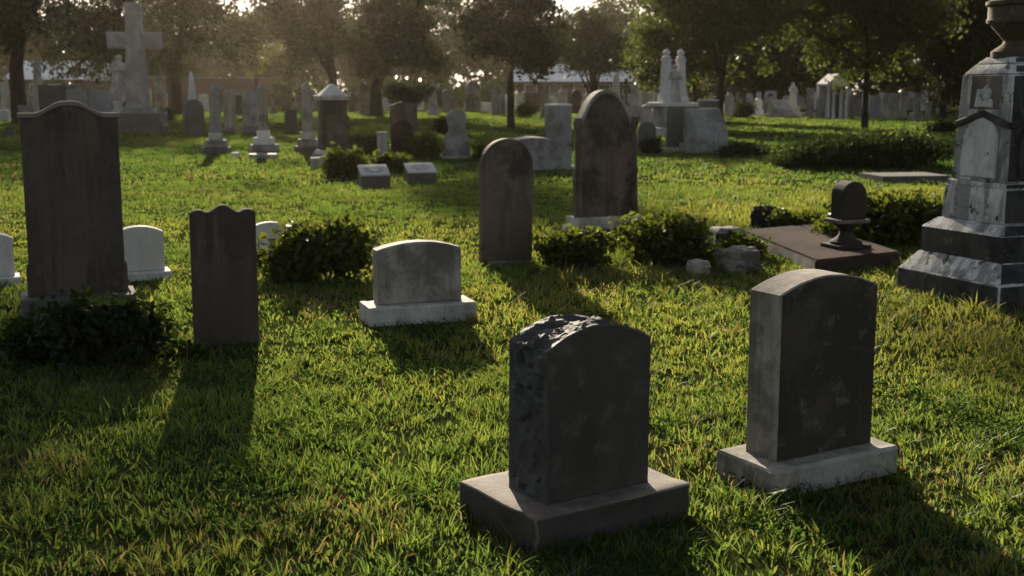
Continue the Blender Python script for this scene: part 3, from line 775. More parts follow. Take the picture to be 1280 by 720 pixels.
def white_tower():
    p = gp(843, 171); p.y += .6; yaw = R(18); h = zat(p, 61); zc = zat(p, 128)
    t = thing('twin_pillar_monument', 'tall white marble monument of twin pillars with a robed figure between them', 'monument', p, yaw)
    obj('base', box(1.5, 1.3, -.05, .30, 1.46, 1.25, bev=.03), M['marble'], t)
    obj('pedestal_block', box(1.15, 1.0, .301, zc - .14, 1.08, .95, bev=.03), M['grey'], t)
    obj('cornice', box(1.36, 1.15, zc - .139, zc, bev=.03), M['marble_clean'], t)
    for s in (-1, 1):
        x = s * .26
        bm = bmesh.new(); addbox(bm, .44, .5, zc + .001, zc + .22, .38, .42, x=x, bev=.02); addbox(bm, .34, .38, zc + .221, h - .42, .22, .26, x=x, bev=.02)
        addbox(bm, .28, .32, h - .419, h - .34, x=x, bev=.015); obj('pillar', bm, M['marble_clean'], t)
        obj('finial', addlathe(bmesh.new(), [(.12, h - .339), (.16, h - .28), (.08, h - .22), (.13, h - .13), (.09, h - .06), (.02, h)], 12, c=(x, 0)), M['marble_clean'], t)
    obj('figure', figure_bm(1.25), M['marble'], t, loc=(0, -.12, zc))
    foot(p, 1.7, 1.4, yaw)
white_tower()

# far rows: (kind, px, base row, width px, top row, material, label)
far = [
 ('statue', 541, 144, 15, 100, 'marble', 'far grey-white robed statue right of the clipped tree'),
 ('tab', 560, 142, 15, 112, 'grey_tan', 'far tan slab under the bright roof gap', 'seg'),
 ('tab', 591, 140, 20, 100, 'grey_tan', 'far broad pointed tan stone behind the low white wall', 'point'),
 ('block', 623, 144, 18, 112, 'grey_tan', 'far tan stone with flat cap in front of the low white wall'),
 ('tab', 633, 138, 8, 118, 'marble_clean', 'far narrow white slab left of the slim tree trunk', 'round'),
 ('tab', 648, 139, 9, 116, 'marble', 'far narrow pale slab right of the slim tree trunk', 'round'),
 ('block', 664, 139, 22, 115, 'brownstone', 'far wide pinkish brown stone above the small dark bush'),
 ('ob', 682, 148, 10, 104, 'grey_tan', 'far tan spire left of the grey square gravestone'),
 ('tab', 702, 140, 12, 113, 'marble', 'far pale rounded slab above the grey square gravestone', 'round'),
 ('tab', 720, 142, 13, 112, 'brownstone', 'far pinkish slab right of the grey square gravestone', 'point'),
 ('cross', 741, 139, 14, 104, 'marble', 'far pale cross above the left shoulder of the tall brown headstone'),
 ('ob', 770, 141, 14, 90, 'marble_clean', 'far white spire above the peak of the tall brown headstone'),
 ('statue', 794, 146, 20, 100, 'marble', 'far white statue right of the tall brown headstone'),
 ('cross', 783, 142, 14, 98, 'grey_dark', 'far dark cross between the white spire and the white statue'),
 ('block', 812, 141, 16, 115, 'marble', 'far pale box stone left of the twin pillar monument'),
 ('tab', 872, 146, 15, 108, 'brownstone', 'far brown slab right of the twin pillar monument', 'seg'),
 ('tab', 911, 146, 12, 117, 'marble', 'far pale rounded slab just right of the slim tree trunk behind the slanted stone', 'round'),
 ('cross', 922, 147, 12, 115, 'grey_tan', 'far tan cross left of the white keyhole stone'),
 ('key', 947, 145, 15, 123, 'marble_clean', 'white stone with a round head on the lawn edge'),
 ('statue', 992, 146, 20, 103, 'marble_clean', 'far white robed statue beside the white gabled tomb'),
 ('slant', 977, 147, 26, 125, 'marble', 'far white sloping stone at the feet of the robed statue'),
 ('tab', 1012, 146, 10, 110, 'grey', 'far grey slab left of the white gabled tomb', 'seg'),
 ('block', 1068, 147, 18, 118, 'grey', 'far grey box stone left of the young tree'),
 ('block', 1094, 149, 14, 120, 'grey_blue', 'far blue-grey stone right of the young tree'),
 ('block', 1112, 149, 22, 117, 'marble', 'far wide white stone under the dark branches'),
 ('tab', 1128, 148, 10, 113, 'marble', 'far narrow white slab right of the wide white stone', 'point'),
 ('cross', 1146, 152, 20, 116, 'grey', 'far pale cross at the edge of the dark trees'),
 ('tab', 1160, 151, 8, 126, 'grey', 'far small grey slab right of the pale cross', 'seg'),
 ('statue', 1181, 141, 14, 113, 'marble', 'far pale figure left of the urn monument'),
 ('tab', 25, 141, 11, 108, 'brownstone', 'far brown slab left of the dark tree trunk', 'seg'),
 ('tab', 74, 141, 10, 116, 'marble', 'far pale slab in front of the left brick building', 'round'),
 ('tab', 113, 141, 10, 108, 'grey', 'far grey slab between the blue-grey gravestones', 'point'),
 ('tab', 186, 140, 9, 110, 'marble', 'far white slab close to the right of the great cross shaft', 'seg'),
 ('tab', 391, 139, 10, 112, 'grey_tan', 'far tan slab beside the dark trunk', 'round'),
 ('tab', 440, 140, 9, 116, 'brownstone', 'far brown slab left of the tall tan pointed slab', 'round'),
 ('tab', 474, 141, 10, 110, 'grey', 'far grey slab right of the tall tan pointed slab', 'seg'),
]
for f in far:
    k, px, by, w, ty, mt, lab = f[:7]
    yw = YAW + random.uniform(-.1, .1)
    if k == 'tab': tablet(f[7], px, by, w, ty, mt, lab, yaw=yw)
    elif k == 'block': block(px, by, w, ty, mt, lab, yaw=yw)
    elif k == 'ob': obelisk(px, by, w * 1.4, w * .8, ty, mt, mt, lab, yaw=yw)
    elif k == 'cross': small_cross(px, by, w, ty, mt, lab, yaw=yw)
    elif k == 'statue': statue(px, by, w, ty, mt, lab, yaw=yw)
    elif k == 'slant': slant(px, by, w, ty, mt, lab, yaw=yw)
    elif k == 'key':
        p, ww, h = frame_of(px, by, w, ty); t = thing('gravestone', lab, 'gravestone', p, yw)
        obj('base', box(ww, ww * .7, -.03, h * .4, ww * .7, ww * .5, bev=.02), M[mt], t)
        obj('tablet', slab(o_round(ww * .62, h * .6), .25, bev=.02), M[mt], t, loc=(0, 0, h * .4 - .002))

# farthest rows: tiny pale slabs nothing in the photo tells apart
for (x0, x1, n, lab, grp) in ((20, 560, 22, 'tiny indistinct pale slab in the farthest row under the left and middle trees', 'tiny slabs under the left and middle trees'),
                              (650, 860, 16, 'tiny indistinct white slab in the farthest row before the pale-roofed building', 'tiny slabs before the pale-roofed building'),
                              (905, 1185, 24, 'tiny indistinct white slab in the farthest row under the dark right-hand trees', 'tiny slabs under the dark trees')):
    for i in range(n):
        px = x0 + (x1 - x0) * (i + random.uniform(.1, .9)) / n; by = random.uniform(136, 139.5); w = random.uniform(7, 12)
        o = tablet(random.choice(['round', 'seg', 'point', 'flat']), px, by, w, by - random.uniform(13, 27), random.choice(['marble', 'marble_clean', 'grey_tan', 'marble']), lab, yaw=YAW + random.uniform(-.2, .2))
        o['group'] = grp

# ------------------------------------------------------------------ walls and buildings
def wall_run(name, cat, label, px0, px1, D, z1, mat, th=.3, z0=-.1, capmat=None):
    a, b = at_depth(px0, D), at_depth(px1, D); c = (a + b) / 2; L = (b - a).length
    t = thing(name, label, cat, c)
    obj('wall', box(L, th, z0, z1, bev=.01), M[mat], t)
    if capmat: obj('coping', box(L + .1, th + .12, z1 + .001, z1 + .1, bev=.01), M[capmat], t)
    return t
wall_run('grave_wall', 'wall', 'low white marble wall behind the far graves left of the slim trunk', 580, 642, 84, .62, 'marble_clean', .4)
wall_run('plot_kerb', 'kerb', 'low white stone kerb along the far graves at right', 960, 1090, 69, .24, 'marble', .4)
wall_run('boundary_wall', 'wall', 'brown brick boundary wall with thin coping behind the row of three obelisks', 190, 352, 108, 2.45, 'brick', .35, capmat='base_brown')
wall_run('plot_rail', 'kerb', 'thin pale stone rail crossing behind the white stone with a round head', 905, 965, 78, .62, 'grey', .2)

def hall(label, px0, px1, D, eave, ridge, depth, wallmat, roofmat, nwin=4):
    a, b = at_depth(px0, D), at_depth(px1, D); c = (a + b) / 2; L = (b - a).length
    t = thing('brick_building', label, 'building', c)
    obj('wall', box(L, depth, -.1, eave, y=depth / 2, bev=.01), M[wallmat], t)
    bm = bmesh.new(); e = .5
    v = [bm.verts.new(q) for q in ((-L / 2 - e, -e, eave), (L / 2 + e, -e, eave), (L / 2 + e, depth / 2, ridge), (-L / 2 - e, depth / 2, ridge), (L / 2 + e, depth + e, eave), (-L / 2 - e, depth + e, eave))]
    for f in ((0, 1, 2, 3), (3, 2, 4, 5), (0, 3, 5), (1, 4, 2), (0, 5, 4, 1)): bm.faces.new([v[i] for i in f])
    bmesh.ops.translate(bm, verts=bm.verts, vec=(0, 0, .003))
    rf = obj('roof', bm, M[roofmat], t, smooth=0)
    bm = bmesh.new(); addbox(bm, L + 1.04, .08, eave - .12, eave + .10, y=-e - .05, bev=.01); obj('fascia', bm, M['trim_dark'], t)
    for i in range(nwin):
        x = -L / 2 + L * (i + .5) / nwin
        w = obj('window', box(1.3, .12, .9, 2.0, x=x, y=-.03, bev=.01), M['white_paint'], t)
        obj('pane', box(1.1, .04, 1.0, 1.9, x=x, y=-.10, bev=0), M['dark_glass'], w)
hall('long low brick building with a pale metal roof behind the middle graves', 648, 862, 125, 2.15, 4.2, 12, 'brick', 'metal_roof', 7)
hall('brick building with a bright pale roof seen under the far-left trees', 12, 104, 122, 2.35, 4.4, 10, 'brick', 'metal_roof', 4)

def gable_tomb():
    p = gp(1043, 148); m = mpp(p); w = 31 * m; h = zat(p, 92); d = w * .9; p.y += d / 2
    t = thing('gabled_tomb', 'white gabled mausoleum with columns and a dark doorway under the trees at right', 'mausoleum', p, R(15))
    e = h * .72
    obj('wall', box(w * .86, d * .9, -.05, e, y=.15, bev=.02), M['grey'], t)
    bm = slab([(-w / 2, e), (w / 2, e), (w / 2, e + .12), (0, h), (-w / 2, e + .12)], d, bev=.02); obj('roof', bm, M['marble_clean'], t)
    for s in (-1, -.42, .42, 1): obj('column', lathe([(.13, 0), (.11, .1), (.09, e * .5), (.085, e - .08), (.13, e - .002)], 12, c=(s * w * .4, -d * .42)), M['marble_clean'], t)
    obj('door', box(w * .28, .06, .0, e * .75, y=.15 - d * .45 - .02, bev=.01), M['trim_dark'], t)
    foot(p, w, d, R(15))
gable_tomb()

# ------------------------------------------------------------------ haze added to stand in for the sun's flare veil
def build_haze():
    m = bpy.data.materials.new('flare_veil_haze'); m.use_nodes = True; t = m.node_tree
    t.nodes.remove(t.nodes['Principled BSDF'])
    v = t.nodes.new('ShaderNodeVolumePrincipled'); v.inputs['Color'].default_value = (1, .86, .66, 1)
    v.inputs['Density'].default_value = HAZE; v.inputs['Anisotropy'].default_value = HAZE_G
    t.links.new(v.outputs[0], t.nodes['Material Output'].inputs['Volume'])
    o = obj('haze', box(500, 440, -1.2, 24, y=150, bev=0), m, smooth=0); tag(o, kind='stuff')
HAZE, HAZE_G = .00016, .90
build_haze()

# ------------------------------------------------------------------ vegetation
def leaf_mesh(name, cen, nor, size, tint, mat, rng, long=1.0):
    """cen (N,3), nor (N,3) facing, size (N,): folded four-triangle leaves"""
    N = len(cen)
    r = rng.normal(size=(N, 3)); u = np.cross(nor, r); u /= np.linalg.norm(u, axis=1)[:, None] + 1e-9
    v = np.cross(nor, u)
    s = size[:, None]
    base = cen - u * s * .5 * long; tip = cen + u * s * .5 * long + nor * s * -.12
    l = cen + v * s * .34 + nor * s * .1 - u * s * .05; rr = cen - v * s * .34 + nor * s * .1 - u * s * .05
    V = np.stack([base, rr, tip, l], 1).reshape(-1, 3).astype(np.float32)
    me = bpy.data.meshes.new(name); me.vertices.add(N * 4); me.vertices.foreach_set('co', V.ravel())
    idx = np.arange(N)[:, None] * 4
    tri = np.concatenate([idx + np.array([[0, 1, 2]]), idx + np.array([[0, 2, 3]])], 1).reshape(-1).astype(np.int32)
    me.loops.add(len(tri)); me.loops.foreach_set('vertex_index', tri)
    me.polygons.add(N * 2); me.polygons.foreach_set('loop_start', np.arange(N * 2, dtype=np.int32) * 3)
    at = me.attributes.new('tint', 'FLOAT', 'POINT'); at.data.foreach_set('value', np.repeat(tint, 4).astype(np.float32))
    me.materials.append(mat); me.update(calc_edges=True); me.validate()
    return me

def crown_points(rng, lobes, nclump, per, sig, bough=9):
    """clumps of leaves spread through a set of ellipsoid lobes (cx,cy,cz,rx,ry,rz), denser near the surface"""
    vol = np.array([l[3] * l[4] * l[5] for l in lobes]) ** .75; vol = vol / vol.sum()
    nb = max(1, nclump // bough)
    which = rng.choice(len(lobes), nb, p=vol); L = np.array(lobes)[which]
    d = rng.normal(size=(nb, 3)); d /= np.linalg.norm(d, axis=1)[:, None]
    rad = rng.uniform(.08, 1, nb) ** .40 * rng.uniform(.8, 1.16, nb)
    bc = L[:, :3] + d * rad[:, None] * L[:, 3:]
    bi = rng.integers(0, nb, nclump)
    spread = L[bi][:, 3:] * np.array([.26, .26, .15]) * rng.uniform(.7, 1.3, nb)[bi][:, None]
    c = bc[bi] + rng.normal(size=(nclump, 3)) * spread
    s = sig * rng.uniform(.6, 1.35, nclump)
    cen = np.repeat(c, per, 0) + rng.normal(size=(nclump * per, 3)) * np.repeat(s, per)[:, None] * np.array([1, 1, .7])
    ct = np.clip(rng.uniform(0, 1, nb)[bi] + rng.normal(0, .15, nclump), 0, 1)
    tint = np.clip(np.repeat(ct, per) * .7 + rng.uniform(0, .5, nclump * per) - .1, 0, 1)
    nor = rng.normal(size=(nclump * per, 3)) + np.array([0, 0, .5]); nor /= np.linalg.norm(nor, axis=1)[:, None]
    return c, cen, nor, tint

def tree(name, label, p, H, crown, lobes, mat, seed, trunk_r, leaf=.17, nclump=230, per=42, sig=.34, fork=None, cat='tree', group=None, lean=0.):
    """H total height, crown: height where limbs start, lobes in metres relative to the foot"""
    rng = np.random.default_rng(seed); rd = random.Random(seed)
    t = thing(name, label, cat, p, 0, group)
    c, cen, nor, tint = crown_points(rng, lobes, nclump, per, sig)
    size = leaf * rng.uniform(.7, 1.4, len(cen))
    me = leaf_mesh('crown', cen, nor, size, tint, M[mat], rng, 1.25)
    o = bpy.data.objects.new('crown', me); COL.objects.link(o); o.parent = t
    bm = bmesh.new()
    ctr = Vector(np.average(np.array(lobes)[:, :3], axis=0, weights=np.prod(np.array(lobes)[:, 3:], axis=1)))
    fk = fork if fork else crown
    top = Vector((ctr.x * .5, ctr.y * .5, max(fk + .3, ctr.z)))
    pts = [Vector((0, 0, -.1)), Vector((.02, 0, .15)), Vector((lean * .4, rd.uniform(-.05, .05), fk * .5)), Vector((lean, 0, fk)), (Vector((lean, 0, fk)) + top) / 2 + Vector((rd.uniform(-.2, .2), rd.uniform(-.2, .2), 0)), top]
    addtube(bm, pts, [trunk_r * 1.35, trunk_r * 1.08, trunk_r * .95, trunk_r * .85, trunk_r * .5, trunk_r * .25], 10)
    order = list(range(len(c))); rd.shuffle(order)
    for k in range(9):
        e = Vector(c[order[k]]) * 1.0
        a = pts[3].lerp(pts[4], rd.random()) if k > 3 or not fork else pts[3] - Vector((0, 0, .1 * k))
        mid = a.lerp(e, .5) + Vector((0, 0, rd.uniform(-.1, .35)))
        addtube(bm, [a, a.lerp(mid, .5) + Vector((0, 0, .1)), mid, e], [trunk_r * .5, trunk_r * .36, trunk_r * .26, trunk_r * .08], 6)
        for q in range(3):
            e2 = min((Vector(c[i]) for i in order[9 + q * 12: 9 + q * 12 + 40]), key=lambda v: (v - mid).length + rd.random() * 2)
            addtube(bm, [mid, mid.lerp(e2, .5) + Vector((0, 0, .12)), e2], [trunk_r * .2, trunk_r * .14, trunk_r * .04], 5)
    obj('trunk', bm, M['bark'], t)
    return t

def lobes_of(rng, cx, cz, rx, rz, n=6, ry=None):
    ry = ry or rx; L = [(cx, 0, cz, rx * .88, ry * .85, rz * .92)]
    for i in range(n):
        a = 2 * PI * i / n + rng.uniform(0, .8)
        L.append((cx + math.cos(a) * rx * .55, math.sin(a) * ry * .55, cz + rng.uniform(-.5, .45) * rz, rx * rng.uniform(.42, .6), ry * rng.uniform(.42, .6), rz * rng.uniform(.42, .58)))
    return L

def px_tree(name, label, px, D, cl, cr, cbot, ctop_m, mat, seed, trpx, extra=(), **k):
    """crown between photo columns cl..cr, lower edge at row cbot, top in metres"""
    rng = np.random.default_rng(seed + 100); rr = random.Random(seed)
    p = at_depth(px, D); m = mpp(p); zb = max(.8, CH + (110 - cbot) * m); rx = (cr - cl) / 2 * m; cx = ((cl + cr) / 2 - px) * m
    rz = (ctop_m - zb) / 2; cz = zb + rz
    lobes = lobes_of(rr, cx, cz, rx, rz, 7, ry=min(rx, 5)) + list(extra)
    return tree(name, label, p, ctop_m, zb, lobes, mat, seed, trpx * m / 2, **k)

B = dict(nclump=520, per=58, sig=.30, leaf=.15)
px_tree('shade_tree', 'big dark tree with a thick trunk at the far left edge', 25, 56, -90, 112, 84, 13, 'leaf_dark', 1, 20, extra=[(2, 0, 13.6, 5, 4, 2.6), (5, 0, 15, 4, 3, 2), (7.5, 0, 16.5, 3.2, 3, 1.5), (7.3, .5, 15.7, 3.0, 3, 1.1), (8.0, -.5, 16.5, 2.2, 2.5, 1.4)], **dict(B, nclump=900))  # extra: high crown lobes added out of view to shade the lower left lawn
px_tree('shade_tree', 'broad olive-brown tree whose low crown is behind the great cross', 150, 66, 62, 262, 114, 15, 'leaf_olive', 2, 16, **dict(B, nclump=700))
px_tree('shade_tree', 'olive tree right of the great cross with thin lower edge above the brick wall', 222, 74, 180, 345, 98, 14, 'leaf_olive', 3, 13, **B)
px_tree('shade_tree', 'olive-brown tree above the tan obelisk with crown low over the graves', 418, 72, 325, 490, 106, 10, 'leaf_olive', 4, 12, extra=[(0, 0, 12, 3.6, 3, 3.2), (.1, 0, 16.6, 1.5, 1.5, 3.0), (.5, 0, 20.4, 1.3, 1.1, 1.0)], **dict(B, nclump=640))  # unseen spire and top lobe added to shade the right foreground
px_tree('shade_tree', 'round dense tree above the clipped tree, trunk hidden by the tall tan pointed slab', 470, 70, 430, 592, 116, 13, 'leaf_olive', 5, 16, **B)
px_tree('young_tree', 'young tree with a slim straight trunk in the middle of the lawn', 638, 48.5, 585, 706, 104, 7.2, 'leaf_olive', 6, 9, **dict(B, nclump=380, leaf=.15, sig=.3))
px_tree('spreading_tree', 'round low tree with many forking limbs below its crown, before the pale roof', 742, 76, 686, 812, 96, 6.7, 'leaf_olive', 7, 9, **dict(B, fork=.9, nclump=420))
px_tree('shade_tree', 'large green tree with dark crown behind the twin pillar monument', 899, 50, 800, 1012, 110, 9.5, 'leaf', 8, 10, **dict(B, nclump=760))
px_tree('shade_tree', 'green tree with sunlit yellow top and slim dark trunk on the right lawn', 1080, 48.5, 1000, 1160, 108, 8.5, 'leaf', 9, 9, **dict(B, nclump=520))
px_tree('evergreen_tree', 'very dark dense tree left of the urn monument', 1178, 62, 1128, 1240, 140, 9, 'leaf_dark', 10, 10, **dict(B, nclump=700))
px_tree('evergreen_tree', 'very dark tree behind the urn monument at the right edge', 1262, 58, 1204, 1352, 132, 11, 'leaf_dark', 11, 12, **dict(B, nclump=700))
px_tree('ornamental_tree', 'yellowing small tree between the twin pillar monument and the large green tree', 868, 62, 826, 905, 124, 6, 'leaf_yellow', 12, 6, **dict(B, nclump=110, leaf=.15))
px_tree('ornamental_tree', 'small bright green tree in front of the pale roof behind the tall brown headstone', 808, 88, 796, 822, 104, 4.0, 'leaf_yellow', 13, 4, **dict(B, nclump=40, sig=.3))
px_tree('ornamental_tree', 'small sunlit yellow-green tree above the middle obelisk', 322, 96, 290, 352, 92, 6, 'leaf_yellow', 14, 5, **dict(B, nclump=70))
def far_woods():
    rng = np.random.default_rng(99); lobes = []
    for i in range(34):
        px = -160 + i * 48; p = at_depth(px, 172 + rng.uniform(-5, 5)); hh = rng.uniform(8.5, 13) if not 660 < px < 730 else 7.0
        lobes.append((p.x, p.y, hh * .5, 4.6, 4, hh * .52)); lobes.append((p.x + 2, p.y - 3, 1.6, 4.2, 2, 2.4))
    c, cen, nor, tint = crown_points(rng, lobes, 2600, 30, .8)
    k = cen[:, 2] > 0
    me = leaf_mesh('far_woods', cen[k], nor[k], .75 * rng.uniform(.6, 1.4, k.sum()), tint[k], M['leaf_dark'], rng, 1.2)
    o = bpy.data.objects.new('far_woods', me); COL.objects.link(o); tag(o, 'continuous dark woodland closing the view behind the buildings', 'woodland', kind='stuff')
far_woods()
# clipped tree over the broad brown slab
px_tree('clipped_tree', 'flat-topped clipped small tree spreading over the broad brown slab', 510, 36, 474, 544, 132, 1.95, 'leaf_olive', 15, 5, **dict(nclump=150, per=30, sig=.11, leaf=.07, fork=.6))
# belt of trees beyond the walls
belt = [(-60, 140, 12, 'leaf_dark'), (60, 148, 13, 'leaf_dark'), (175, 150, 13, 'leaf_olive'), (300, 142, 12, 'leaf_olive'), (400, 155, 14, 'leaf_olive'), (520, 150, 14, 'leaf_olive'), (610, 145, 12.5, 'leaf_olive'),
        (770, 150, 13.0, 'leaf_dark'), (860, 100, 12, 'leaf_dark'), (960, 92, 11, 'leaf_dark'), (1060, 95, 11, 'leaf_dark'), (1150, 92, 10.5, 'leaf_dark'), (1240, 90, 12, 'leaf_dark'), (1330, 90, 12, 'leaf_dark')]
wh = ['left of the far-left brick building', 'behind the far-left brick building', 'behind the great cross', 'behind the brick boundary wall', 'above the brown pedestal monument', 'above the clipped tree', 'left of the bright sky gap', 'right of the bright sky gap', 'behind the twin pillar monument', 'above the white stone with a round head', 'behind the white gabled tomb', 'left of the urn', 'behind the urn', 'beyond the right picture edge']
for i, (px, D, H, mt) in enumerate(belt):
    px_tree('background_tree', 'tall background tree crown ' + wh[i], px, D, px - 78, px + 78, 128 if D < 110 else 112, H, mt, 40 + i, 9, group='background trees beyond the graves', nclump=380, per=46, sig=.7, leaf=.30)

def shrub(label, px, by, wpx, ty, mat='shrub', leaf=.05, n=70, per=26, sig=.07, seed=0, dep=.7, lobes=None, name='shrub', cat='shrub', top_tint=.0):
    p = gp(px, by); m = mpp(p); w = wpx * m; h = zat(p, ty); d = w * dep; p.y += d * .45
    rng = np.random.default_rng(seed); rr = random.Random(seed)
    t = thing(name, label, cat, p)
    L = [(0, 0, h * .42, w * .36, d * .40, h * .44)]
    for i in range(6):
        a = rr.uniform(0, 2 * PI)
        L.append((math.cos(a) * w * .3, math.sin(a) * d * .28, h * rr.uniform(.25, .5), w * .19, d * .2, h * rr.uniform(.3, .46)))
    if lobes: L = [(a * w, b * d, c * h, e * w, f * d, g * h) for a, b, c, e, f, g in lobes]
    c, cen, nor, tint = crown_points(rng, L, n, per, sig, bough=5)
    ex = []
    for q in range(int(10 + n * .09)):
        b0 = c[rng.integers(len(c))]; dr = np.array([rng.normal(0, .45), rng.normal(0, .45), 1.0]); dr /= np.linalg.norm(dr); ln = h * rng.uniform(.18, .42); nl = 9
        tt = np.linspace(.1, 1, nl)[:, None]; ex.append(b0 + dr * tt * ln + np.array([dr[0], dr[1], -.25]) * tt ** 2 * ln * .35 + rng.normal(0, leaf * .3, (nl, 3)))
    ex = np.concatenate(ex); ne = rng.normal(size=ex.shape) + np.array([0, 0, .8]); ne /= np.linalg.norm(ne, axis=1)[:, None]
    cen = np.concatenate([cen, ex]); nor = np.concatenate([nor, ne]); tint = np.concatenate([tint, rng.uniform(.4, 1, len(ex))])
    keep = cen[:, 2] > .005; cen, nor, tint = cen[keep], nor[keep], tint[keep]
    me = leaf_mesh('foliage', cen, nor, leaf * rng.uniform(.6, 1.4, len(cen)), tint, M[mat], rng, 1.15)
    o = bpy.data.objects.new('foliage', me); COL.objects.link(o); o.parent = t
    bm = bmesh.new()
    for k in range(14):
        e = Vector(c[rr.randrange(len(c))]); a = Vector((e.x * .35, e.y * .35, -.02))
        addtube(bm, [a, a.lerp(e, .5) + Vector((0, 0, h * .1)), e], [.010, .007, .003], 5)
    obj('stem', bm, M['bark'], t)

shrub('dark glossy ivy bush spilling over the base of the tall dark crested headstone', 108, 468, 196, 374, 'ivy', .055, 180, 26, .055, 1, .45,
      lobes=[(-.32, .1, .30, .22, .35, .36), (-.1, 0, .40, .22, .4, .50), (.12, 0, .46, .2, .4, .52), (.3, .05, .46, .16, .34, .48), (.40, .1, .55, .09, .2, .3), (.05, .2, .3, .45, .4, .3)], name='ivy_bush')
shrub('rounded dark shrub with sunlit edge leaves behind the small white headstone', 392, 356, 145, 275, 'shrub', .065, 190, 26, .07, 2, .7)
shrub('low leafy shrub right of the round-topped brownstone headstone', 718, 341, 112, 289, 'shrub', .06, 150, 24, .06, 3, .6)
shrub('long dark shrub in front of the tall brown headstone base', 816, 338, 132, 274, 'shrub', .06, 210, 24, .07, 4, .5)
shrub('trailing creeper shrub beside the capped post and boulder', 935, 326, 70, 292, 'shrub', .05, 70, 22, .06, 5, .6)
shrub('overgrown bush behind the brown ledger slab left of the urn monument', 1120, 309, 150, 240, 'shrub', .065, 260, 26, .09, 6, .6, lobes=[(0, 0, .4, .45, .45, .5), (.25, 0, .5, .25, .4, .5), (-.28, 0, .3, .25, .4, .4)])
shrub('low weedy bush along the back edge of the brown ledger slab', 1010, 294, 80, 262, 'shrub', .055, 90, 22, .06, 7, .5)
shrub('largest dark hedge-like shrub mass on the right lawn', 1085, 212, 190, 172, 'ivy', .085, 520, 26, .15, 8, .5, lobes=[(-.28, 0, .36, .22, .45, .42), (0, 0, .4, .3, .45, .46), (.3, .05, .48, .24, .45, .52), (.12, 0, .42, .2, .4, .5)])
shrub('low dark shrub beside the slant-faced gravestone', 938, 197, 62, 179, 'ivy', .09, 80, 24, .1, 9, .6)
shrub('rounded bush between the brown pedestal monument and the arched gravestone', 456, 192, 50, 157, 'shrub', .09, 110, 24, .1, 10, .8)
shrub('dark bush at the right foot of the brown pedestal monument', 431, 222, 48, 188, 'shrub', .085, 110, 24, .09, 11, .8)
shrub('low yellow-green bush behind the pair of plaque markers', 486, 218, 52, 192, 'shrub', .085, 100, 24, .09, 12, .8)
shrub('rounded bush right of the arched dark brown gravestone', 533, 199, 46, 164, 'shrub', .09, 110, 24, .1, 13, .8)
shrub('small dark bush on the lawn behind the bell-shaped gravestone', 552, 168, 36, 143, 'ivy', .1, 70, 22, .12, 14, .8)
shrub('low bush at the left end of the wide low grey stone', 604, 201, 34, 176, 'shrub', .085, 70, 22, .09, 15, .8)
shrub('small dark bush beneath the far wide pinkish stone', 658, 148, 36, 126, 'ivy', .12, 70, 22, .14, 16, .8)
shrub('dark bush hugging the right of the small dark rounded gravestone', 818, 193, 24, 171, 'ivy', .08, 60, 22, .07, 17, .8)
shrub('dark low bush beyond the hedge-like shrubs near the urn monument', 1183, 166, 34, 147, 'ivy', .12, 60, 22, .12, 18, .8)
shrub('dark low shrub at the right end of the cross steps', 207, 153, 30, 133, 'ivy', .12, 70, 22, .13, 19, .8)
shrub('dark bush beside the slim far-left obelisk', 72, 152, 30, 130, 'ivy', .12, 60, 22, .13, 20, .8)
for px, wd, tp, pl in ((352, 66, 100, 'above the tan obelisk'), (408, 60, 97, 'right behind the brown pedestal monument'), (452, 60, 101, 'behind the tall tan pointed slab'), (500, 62, 98, 'behind the clipped tree'), (556, 66, 101, 'between the clipped tree and the low white wall'), (612, 64, 99, 'behind the low white wall'), (152, 80, 98, 'behind the great cross')):
    shrub('far dark overgrown bush ' + pl, px, 134, wd, tp, 'ivy', .2, 90, 26, .3, px, .5)
shrub('dark hedge bush left of the robed statue far right', 932, 148, 34, 122, 'ivy', .13, 70, 22, .16, 21, .8)

# ------------------------------------------------------------------ grass
def vn(x, y, sc, seed):
    x = x / sc; y = y / sc; xi = np.floor(x).astype(np.int64); yi = np.floor(y).astype(np.int64); fx = x - xi; fy = y - yi
    fx = fx * fx * (3 - 2 * fx); fy = fy * fy * (3 - 2 * fy)
    def h(a, b):
        n = (a * 374761393 + b * 668265263 + seed * 1442695041) & 0x7fffffff
        n = ((n ^ (n >> 13)) * 1274126177) & 0x7fffffff
        return ((n ^ (n >> 16)) & 0xffff) / 65535.
    return (h(xi, yi) * (1 - fx) + h(xi + 1, yi) * fx) * (1 - fy) + (h(xi, yi + 1) * (1 - fx) + h(xi + 1, yi + 1) * fx) * fy

